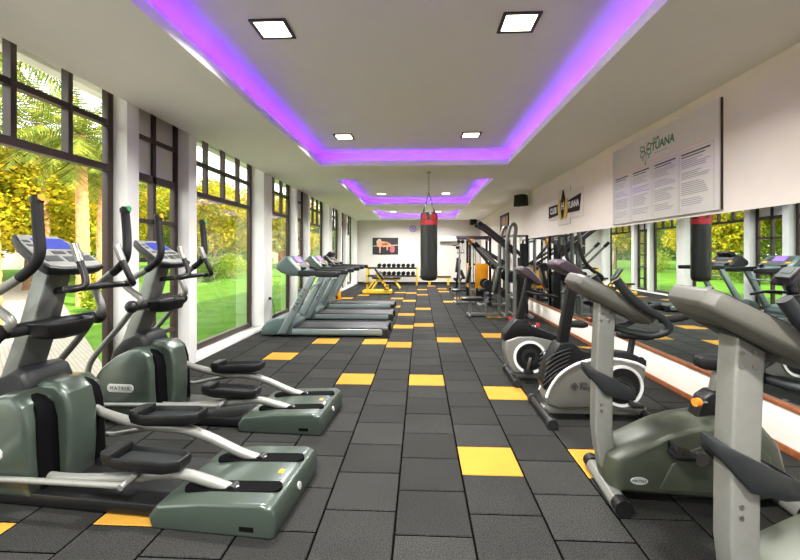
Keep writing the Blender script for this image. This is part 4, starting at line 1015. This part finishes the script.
# ------------------------------------------------------------------ right wall boards and posters
def WR(y, z, d=0.): return (XR-d, y, z)
def wpoly(name, pts, m, d0, d1, parent):
    mb = MB(); mb.rings([[WR(y, z, d0) for y, z in pts], [WR(y, z, d1) for y, z in pts]]); return mb.build(name, m, parent)
def wrect(mb, y0, y1, z0, z1, d0, d1): mb.b2(XR-d1, XR-d0, y0, y1, z0, z1)
def wtext(name, s, size, m, parent, y, z, d, **k):
    return text(name, s, size, m, parent, basis(WR(y, z, d), (0, -1, 0), (0, 0, 1)), ext=.001, **k)
Y0, Y1, Z0, Z1 = 4.12, 6.33, 1.915, 2.985
t = thing('notice_board', (0, 0, 0), 0, 'wide pale notice board with green flower logo and four text columns, above the mirror', 'notice board')
mb = MB(); wrect(mb, Y0, Y1, Z0, Z1, .0, .03); bd = mb.build('board', 'acrylic', t, bevel=.003)
mb = MB(); wrect(mb, Y0-.010, Y0, Z0-.0, Z1, .0, .018); mb.build('end_strip', 'frame', t)
mb = MB(); wrect(mb, Y0+.16, Y1-.05, 2.632, 2.638, .030, .0312); mb.build('rule', 'inkorange', t)
cw = [(4.22, 4.70), (4.78, 5.22), (5.32, 5.74), (5.84, 6.24)]
ph = []
for (a, b) in cw:
    mb = MB(); z = 2.55
    wrect(mb, a+.02, b-.0, z, z+.018, .030, .0312); wrect(mb, a+.1, b-.0, z-.028, z-.016, .030, .0312)
    mb.build('heading_lines', 'inkhead', t)
    mb = MB(); z = 2.49; random.seed(int(a*100))
    para = 0
    while z > 1.96:
        ln = random.uniform(.55, .98)*(b-a)
        wrect(mb, b-ln, b, z, z+.0085, .030, .0312); z -= .0205; para += 1
        if para in (5, 9, 16, 20): z -= .03
    mb.build('text_lines', 'inkgrey', t)
    mb = MB()
    wrect(mb, a-.03, a-.026, 1.94, 2.6, .030, .0311); wrect(mb, b+.026, b+.03, 1.94, 2.6, .030, .0311); wrect(mb, a-.026, b+.026, 2.596, 2.6, .030, .0311); mb.build('column_frame', 'inkgrey', t)
random.seed(11)
lg = MB(); yc, zc2 = 5.42, 2.80
def petal(mb, ang, L, w, d0, d1, filled=False, r0=.02):
    ca_, sa_ = math.cos(R(ang)), math.sin(R(ang)); P, Q = [], []
    for i in range(16):
        t_ = 2*math.pi*i/16; u = r0+L/2-L/2*math.cos(t_); v = w*math.sin(t_)
        P.append((yc-(u*ca_-v*sa_), zc2+u*sa_+v*ca_))
        u2 = r0+L/2-L/2*.72*math.cos(t_); v2 = w*.62*math.sin(t_)
        Q.append((yc-(u2*ca_-v2*sa_), zc2+u2*sa_+v2*ca_))
    if filled: mb.rings([[WR(y, z, d0) for y, z in P], [WR(y, z, d1) for y, z in P]]); return
    vo = [mb.bm.verts.new(WR(y, z, d1)) for y, z in P]; vi = [mb.bm.verts.new(WR(y, z, d1)) for y, z in Q]
    for i in range(16): mb.bm.faces.new((vo[i], vo[(i+1) % 16], vi[(i+1) % 16], vi[i]))
for a in (20, 160, 205, 335, 268): petal(lg, a, .12 if a != 268 else .17, .042 if a != 268 else .02, .030, .0315)
lg.build('flower_logo', 'inkgreen', t, recalc=False)
lg = MB(); petal(lg, 90, .085, .028, .030, .0315); lg.build('flower_bud', 'inkorange', t, recalc=False)
mb = MB()
for dy, dz in ((-.07, -.10), (.07, -.10), (-.06, .07)):
    mb.ring(WR(yc+dy, zc2+dz, .0305), 'x', .011, .018, .002, 16)
mb.build('logo_dots', 'inkblue', t)
wtext('lettering', 'CLUB', .055, 'inkgreen', t, 5.20, 2.885, .0305, shear=.15, bold=.0015)
wtext('lettering', 'TUANA', .135, 'inkgreen', t, 5.06, 2.80, .0305, shear=.1, bold=.0035)
mb = MB(); wrect(mb, 4.96, 5.22, 2.712, 2.720, .030, .0312); mb.build('subtitle_line', 'inkgrey', t)

t = thing('club_sign', (0, 0, 0), 0, 'dark banner sign with yellow emblem on pale stepped backing, right wall', 'sign')
yc, zc2 = 8.48, 2.43
mb = MB(); wrect(mb, yc-.36, yc+.34, zc2-.36, zc2+.36, 0, .02); mb.build('backing_panel', 'backing', t, bevel=.003)
mb = MB(); wrect(mb, yc-.98, yc-.36, zc2-.27, zc2+.25, 0, .018); mb.build('side_panel', 'backing', t, bevel=.003)
mb = MB(); wrect(mb, yc+.34, yc+.98, zc2-.22, zc2+.2, 0, .018); mb.build('side_panel', 'backing', t, bevel=.003)
wpoly('banner', [(yc+.92, zc2+.08), (yc+.25, zc2+.08), (yc+.18, zc2-.14), (yc+.92, zc2-.17)], 'maroon', .02, .035, t)
wpoly('banner', [(yc-.25, zc2+.08), (yc-.92, zc2+.14), (yc-.84, zc2-.16), (yc-.18, zc2-.15)], 'maroon', .02, .035, t)
wpoly('diamond', [(yc, zc2+.33), (yc-.15, zc2+.05), (yc-.08, zc2-.22), (yc+.08, zc2-.22), (yc+.15, zc2+.05)], 'maroon', .02, .04, t)
for s_ in (-1, 1):
    wpoly('emblem_wing', [(yc+s_*.16, zc2+.15), (yc+s_*.26, zc2+.12), (yc+s_*.30, zc2+.02), (yc+s_*.26, zc2-.14), (yc+s_*.16, zc2-.25), (yc+s_*.05, zc2-.25), (yc+s_*.10, zc2-.13), (yc+s_*.125, zc2+.02)], 'emblem', .02, .044, t)
wtext('lettering', 'H', .20, 'whiteink', t, yc, zc2+.0, .0415, bold=.006)
wtext('lettering', 'CLUB', .17, 'whiteink', t, yc+.60, zc2-.04, .0365, bold=.005)
wtext('lettering', 'TUANA', .17, 'whiteink', t, yc-.56, zc2-.02, .0365, bold=.005)

t = thing('wall_poster', (0, 0, 0), 0, 'narrow brown and gold poster on the right wall beyond the speaker', 'poster')
mb = MB(); wrect(mb, 13.7, 15.1, 2.02, 2.82, 0, .03); mb.build('poster_frame', 'maroon', t, bevel=.004)
mb = MB(); wrect(mb, 13.76, 15.04, 2.08, 2.76, .03, .032); mb.build('print_ground', 'purplegrey', t)
wpoly('print_figure', [(14.1, 2.1), (14.15, 2.4), (14.0, 2.55), (14.2, 2.72), (14.5, 2.74), (14.8, 2.6), (14.62, 2.42), (14.7, 2.1)], 'skin1', .032, .034, t)
wpoly('print_gold', [(13.8, 2.1), (13.8, 2.72), (13.95, 2.72), (13.98, 2.1)], 'emblem', .032, .034, t)

# ------------------------------------------------------------------ outside
def poly_ground(name, pts, z, m):
    mb = MB(); f_ = mb.face([(x, y, z) for x, y in pts]); return struct(mb.build(name, m))
poly_ground('ground', [(-160, -80), (XO, -80), (XO, 260), (-160, 260)], -.14, 'lawn')
pv = MB(); pp = [(-3.5, 4.7), (-20.4, 22), (-70, 34), (-70, -30), (-3.5, -30)]
pv.rings([[(x, y, -.16) for x, y in pp], [(x, y, -.12) for x, y in pp]]); struct(pv.build('path', 'paving'))

def leaf_cloud(mb, c, rad, n, size, squash=.7):
    bm = mb.bm
    for _ in range(n):
        while True:
            p = Vector((random.uniform(-1, 1), random.uniform(-1, 1), random.uniform(-1, 1)))
            if .25 < p.length < 1: break
        p = Vector((c[0]+p.x*rad, c[1]+p.y*rad, c[2]+p.z*rad*squash))
        e = Euler((random.uniform(-1.2, 1.2), random.uniform(-1.2, 1.2), random.uniform(0, 6.28))).to_matrix()
        s = size*random.uniform(.6, 1.3)
        q = [p+e @ Vector(v) for v in ((-s*.3, 0, 0), (0, -s*.5, s*.05), (s*.3, 0, 0), (0, s*.5, s*.05))]
        bm.faces.new([bm.verts.new(v) for v in q])
def make_tree(name, h, spread, leaf, n, size, label, cat, group=None, loc=(0, 0)):
    t = thing(name, (loc[0], loc[1], -.14), random.uniform(0, 360), label, cat, group)
    mb = MB()
    mb.tube([(0, 0, 0), (.08*h/6, .05, h*.25), (0, .1, h*.5)], [.05*h*.5, .04*h*.5, .03*h*.5], 10, smooth=3)
    tips = []
    for k in range(7):
        a = 2*math.pi*k/7+random.uniform(-.3, .3); l = spread*random.uniform(.45, .8); z = h*random.uniform(.36, .86)
        tip = (l*math.cos(a), l*math.sin(a), z); tips.append(tip)
        mb.tube([(0, .08, h*random.uniform(.2, .34)), (tip[0]*.5, tip[1]*.5, z*.9), tip], [.02*h*.5, .013*h*.5, .005*h*.5], 7, smooth=3)
    mb.build('trunk', 'bark', t, ang=60)
    cl = MB()
    tips += [(0, 0, h*.9), (spread*.2, -spread*.2, h*.75), (-spread*.3, spread*.1, h*.7), (spread*.3, -spread*.4, h*.42), (spread*.1, spread*.45, h*.45)]
    for tp in tips: leaf_cloud(cl, tp, spread*random.uniform(.42, .58), n//len(tips), size)
    cl.build('foliage', leaf, t, recalc=False)
    return t
def make_palm(h, label, loc, nf=26, fl=2.2, lean=.3, group='palms outside the near windows'):
    t = thing('palm_tree', (loc[0], loc[1], -.14), random.uniform(0, 360), label, 'palm tree', group)
    n = 14; mb = MB()
    pts = [(lean*(i/n)**2, 0, h*i/n) for i in range(n+1)]
    P, Q = [], []
    for i in range(n*3+1):
        f_ = i/(n*3); P.append((lean*f_*f_, 0, h*f_)); Q.append((.19-.05*f_)*(1.0 if i % 2 else 1.12))
    mb.tube(P, Q, 14); mb.build('trunk', 'palmbark', t, ang=60)
    fr = MB(); bm = fr.bm
    top = Vector((lean, 0, h))
    for k in range(nf):
        a = 2*math.pi*k*.382*1.0; el = R(75-130*k/nf)+random.uniform(-.1, .1); L = fl*random.uniform(.8, 1.1)
        dirh = Vector((math.cos(a), math.sin(a), 0)); pos = top.copy(); d = (dirh*math.cos(el)+Vector((0, 0, math.sin(el)))).normalized()
        seg = 12
        for s in range(seg):
            nx = pos+d*L/seg; d = (d+Vector((0, 0, -.085))).normalized()
            side = d.cross(Vector((0, 0, 1))).normalized(); w = L*.30*math.sin(math.pi*(s+.8)/(seg+1))
            for sg in (-1, 1):
                for q in (0, .5):
                    b0 = pos.lerp(nx, q); b1 = b0+d*.06
                    tip = b0+side*sg*w*random.uniform(.8, 1.1)+d*w*.55+Vector((0, 0, -w*random.uniform(.25, .6)))
                    bm.faces.new([bm.verts.new(v) for v in (b0, b1, tip)])
            up = Vector((0, 0, .012))
            bm.faces.new([bm.verts.new(v) for v in (pos-side*.012, pos+side*.012, nx+side*.01, nx-side*.01)])
            pos = nx
    fr.build('frond_crown', 'leaf_palm', t, recalc=False)
    return t
make_palm(5.3, 'stout palm with orange trunk, left of the pair outside the first window', (-10.5, 12.5), 36, 1.9, .15)
make_palm(5.0, 'slimmer palm with orange trunk, right of the pair outside the first window', (-11.4, 14.4), 34, 1.8, -.1)
make_palm(6.2, 'tall palm whose drooping fronds hang in the top panes of the first window', (-9.0, 8.3), 44, 2.3, .3)
make_palm(6.8, 'tall palm standing behind the pair of orange trunks', (-15.3, 16.3), 44, 2.6, .3)
make_palm(7.6, 'palm seen through the panes of the narrow window', (-15.5, 23.3), 36, 2.6, .2)
specs = [('golden_tree', 6.6, 3.6, 'leaf_gold', (-17.2, 17.4), 'low golden-leaved tree at the left of the first window, beyond the paving'),
         ('golden_tree', 6.8, 3.6, 'leaf_gold', (-15.8, 31.3), 'golden spreading tree on the lawn outside the third window'),
         ('golden_tree', 7.4, 3.8, 'leaf_gold', (-20.0, 22.6), 'golden tree behind the orange palm trunks'),
         ('garden_tree', 8.0, 3.8, 'leaf_green', (-25.0, 27.5), 'green tree farther back behind the golden trees'),
         ('garden_tree', 8.6, 4.2, 'leaf_green', (-21.5, 30.5), 'green tree behind the narrow window palm'),
         ('garden_tree', 9.0, 4.2, 'leaf_green', (-22.0, 43.5), 'tall green tree behind the golden lawn tree'),
         ('golden_tree', 7.4, 3.6, 'leaf_gold', (-14.2, 43.5), 'golden tree beyond the lawn outside the fourth window'),
         ('garden_tree', 8.5, 4.0, 'leaf_green', (-26.5, 59.0), 'green tree far down the lawn left of the pale pavilion'),
         ('garden_tree', 9.0, 4.4, 'leaf_dark', (-31, 33.0), 'dark green tree at the back left of the garden'),
         ('garden_tree', 9.0, 4.4, 'leaf_dark', (-29, 49.0), 'dark green tree at the back of the lawn'),
         ('garden_tree', 9.5, 4.6, 'leaf_dark', (-20, 78.0), 'dark green tree at the far end of the lawn'),
         ('garden_tree', 8.0, 4.0, 'leaf_green', (-10, 70.0), 'green tree closing the far end of the lawn, close to the building line'),
         ('golden_tree', 7.6, 3.8, 'leaf_gold', (-25.5, 17.5), 'golden tree at the back of the paved court'),
         ('garden_tree', 8.0, 4.0, 'leaf_green', (-36, 47.0), 'green tree far behind the garden house')]
made = {}
for nm, h, sp, lf, loc, lb in specs:
    if lf in made:
        src, h0 = made[lf]; c = copy_thing(src, (loc[0], loc[1], -.14), random.uniform(0, 360), lb); k = h/h0; c.scale = (k, k, k)
    else:
        made[lf] = (make_tree(nm, h, sp, lf, 17000, .235 if lf != 'leaf_dark' else .36, lb, 'tree', None, loc), h)
def make_bush(loc, r, leaf, label, z=.8):
    t = thing('garden_shrub', (loc[0], loc[1], -.14), 0, label, 'shrub')
    mb = MB()
    for k in range(5): mb.tube([(0, 0, 0), (r*.4*math.cos(k*1.26), r*.4*math.sin(k*1.26), r*z*.7)], [.02, .008], 6)
    mb.build('stems', 'bark', t)
    cl = MB(); leaf_cloud(cl, (0, 0, r*z*.9), r, int(1800*r), .13, z); cl.build('foliage', leaf, t, recalc=False)
make_bush((-12.1, 23.4), 1.0, 'leaf_dark', 'rounded dark shrub on the lawn outside the third window')
make_bush((-12.4, 26.6), 1.1, 'leaf_green', 'rounded pale green shrub behind the dark shrub on the lawn')
make_bush((-14.6, 37.0), 1.3, 'leaf_green', 'wide green shrub under the golden lawn tree')
make_bush((-7.4, 9.8), .5, 'leaf_green', 'low green shrub at the paving edge outside the first window')
make_bush((-9.0, 11.4), .55, 'leaf_green', 'low bright shrub at the foot of the orange palm trunks')
make_bush((-13.4, 17.2), .6, 'leaf_gold', 'yellowish low shrub along the paving edge')
make_bush((-34.0, 35.6), 1.0, 'leaf_gold', 'yellow bush in front of the garden house')
make_bush((-11.8, 47.0), 1.4, 'leaf_green', 'green shrub near the pale pavilion')
# hedge belt closing the garden
hb = MB()
for i in range(40):
    y = -20+i*4.0; leaf_cloud(hb, (-50+random.uniform(-2, 2), y, 3.0), 4.2, 900, .8, 1.1)
for i in range(12):
    leaf_cloud(hb, (-44+i*3.6, 98+random.uniform(-2, 2), 3.4), 4.2, 900, .8, 1.2)
for i in range(4): hb.tube([(-50, -20+i*40, -.14), (-50, -20+i*40, 2.5)], .15, 6)
o = hb.build('hedge', 'leaf_dark', recalc=False); tag(o, 'tall dense hedge closing the garden at the back', 'hedge', kind='stuff')

def house(name, x0, x1, y0, y1, h, rh, roof, label, cat):
    t = thing(name, ((x0+x1)/2, (y0+y1)/2, -.14), 0, label, cat)
    a, b = (x1-x0)/2, (y1-y0)/2
    MB().b2(-a, a, -b, b, 0, h).build('wall_block', 'wall', t, bevel=.02)
    ov = .4
    MB().rings([[(-a-ov, -b-ov, h), (a+ov, -b-ov, h), (a+ov, b+ov, h), (-a-ov, b+ov, h)], [(-a*.15, -b*.3, h+rh), (a*.15, -b*.3, h+rh), (a*.15, b*.3, h+rh), (-a*.15, b*.3, h+rh)]]).build('roof', roof, t)
    d = MB().b2(a-.02, a+.05, -.6, .6, 0, 2.1).build('door', 'wood', t); MB().b2(-.6, .6, -b-.05, -b+.02, 0, 2.1).build('door', 'wood', t)
    for y in (-b*.6, b*.6): MB().b2(a-.02, a+.04, y-.4, y+.4, .9, 1.9).build('window_panel', 'key', t)
    return t
M['roofwhite'] = mat('pale_roof', (226, 220, 212), .6, var=.05, scale=3)
M['rooftile'] = mat('clay_roof', (170, 104, 72), .7, var=.15, scale=3)
house('garden_house', -44.5, -39, 39, 45, 2.7, 1.4, 'rooftile', 'small white garden house with brown door far behind the first window', 'house')
house('garden_pavilion', -22.5, -18.5, 61, 66, 2.4, 1.0, 'roofwhite', 'pale pavilion with white roof far down the lawn', 'pavilion')
house('white_building', -37, -30.5, 20.5, 24.8, 7.0, 1.2, 'rooftile', 'tall white building at the left edge of the first window view', 'building')

# ------------------------------------------------------------------ light
w = bpy.data.worlds.new('sky'); SC.world = w; w.use_nodes = True
nt = w.node_tree; bg = nt.nodes['Background']
sky = nt.nodes.new('ShaderNodeTexSky'); sky.sky_type = 'NISHITA'; sky.sun_disc = False; sky.sun_elevation = R(28); sky.sun_rotation = R(100); sky.air_density = 1.2; sky.dust_density = 4.0
mx = nt.nodes.new('ShaderNodeMix'); mx.data_type = 'RGBA'; mx.inputs[0].default_value = .75
mx.inputs[7].default_value = (1.0, .985, .95, 1)
sc_ = nt.nodes.new('ShaderNodeVectorMath'); sc_.operation = 'SCALE'; sc_.inputs['Scale'].default_value = .12
nt.links.new(sky.outputs[0], sc_.inputs[0]); nt.links.new(sc_.outputs[0], mx.inputs[6])
nt.links.new(mx.outputs[2], bg.inputs['Color']); bg.inputs['Strength'].default_value = 4.35
sun = bpy.data.lights.new('sun', 'SUN'); sun.energy = 10.0; sun.color = (1, .88, .66); sun.angle = R(1.5)
so = bpy.data.objects.new('sun', sun); COL.objects.link(so)
so.rotation_euler = Vector((-1.0, .45, -1.05)).to_track_quat('-Z', 'Y').to_euler()

SC.view_settings.view_transform = 'Standard'; SC.view_settings.look = 'None'; SC.view_settings.gamma = 1; SC.view_settings.exposure = 0.42
SC.view_settings.use_curve_mapping = False
cy = SC.cycles
cy.use_denoising = True; cy.max_bounces = 10; cy.diffuse_bounces = 5; cy.glossy_bounces = 5; cy.transparent_max_bounces = 16; cy.sample_clamp_indirect = 8; cy.caustics_reflective = False; cy.caustics_refractive = False
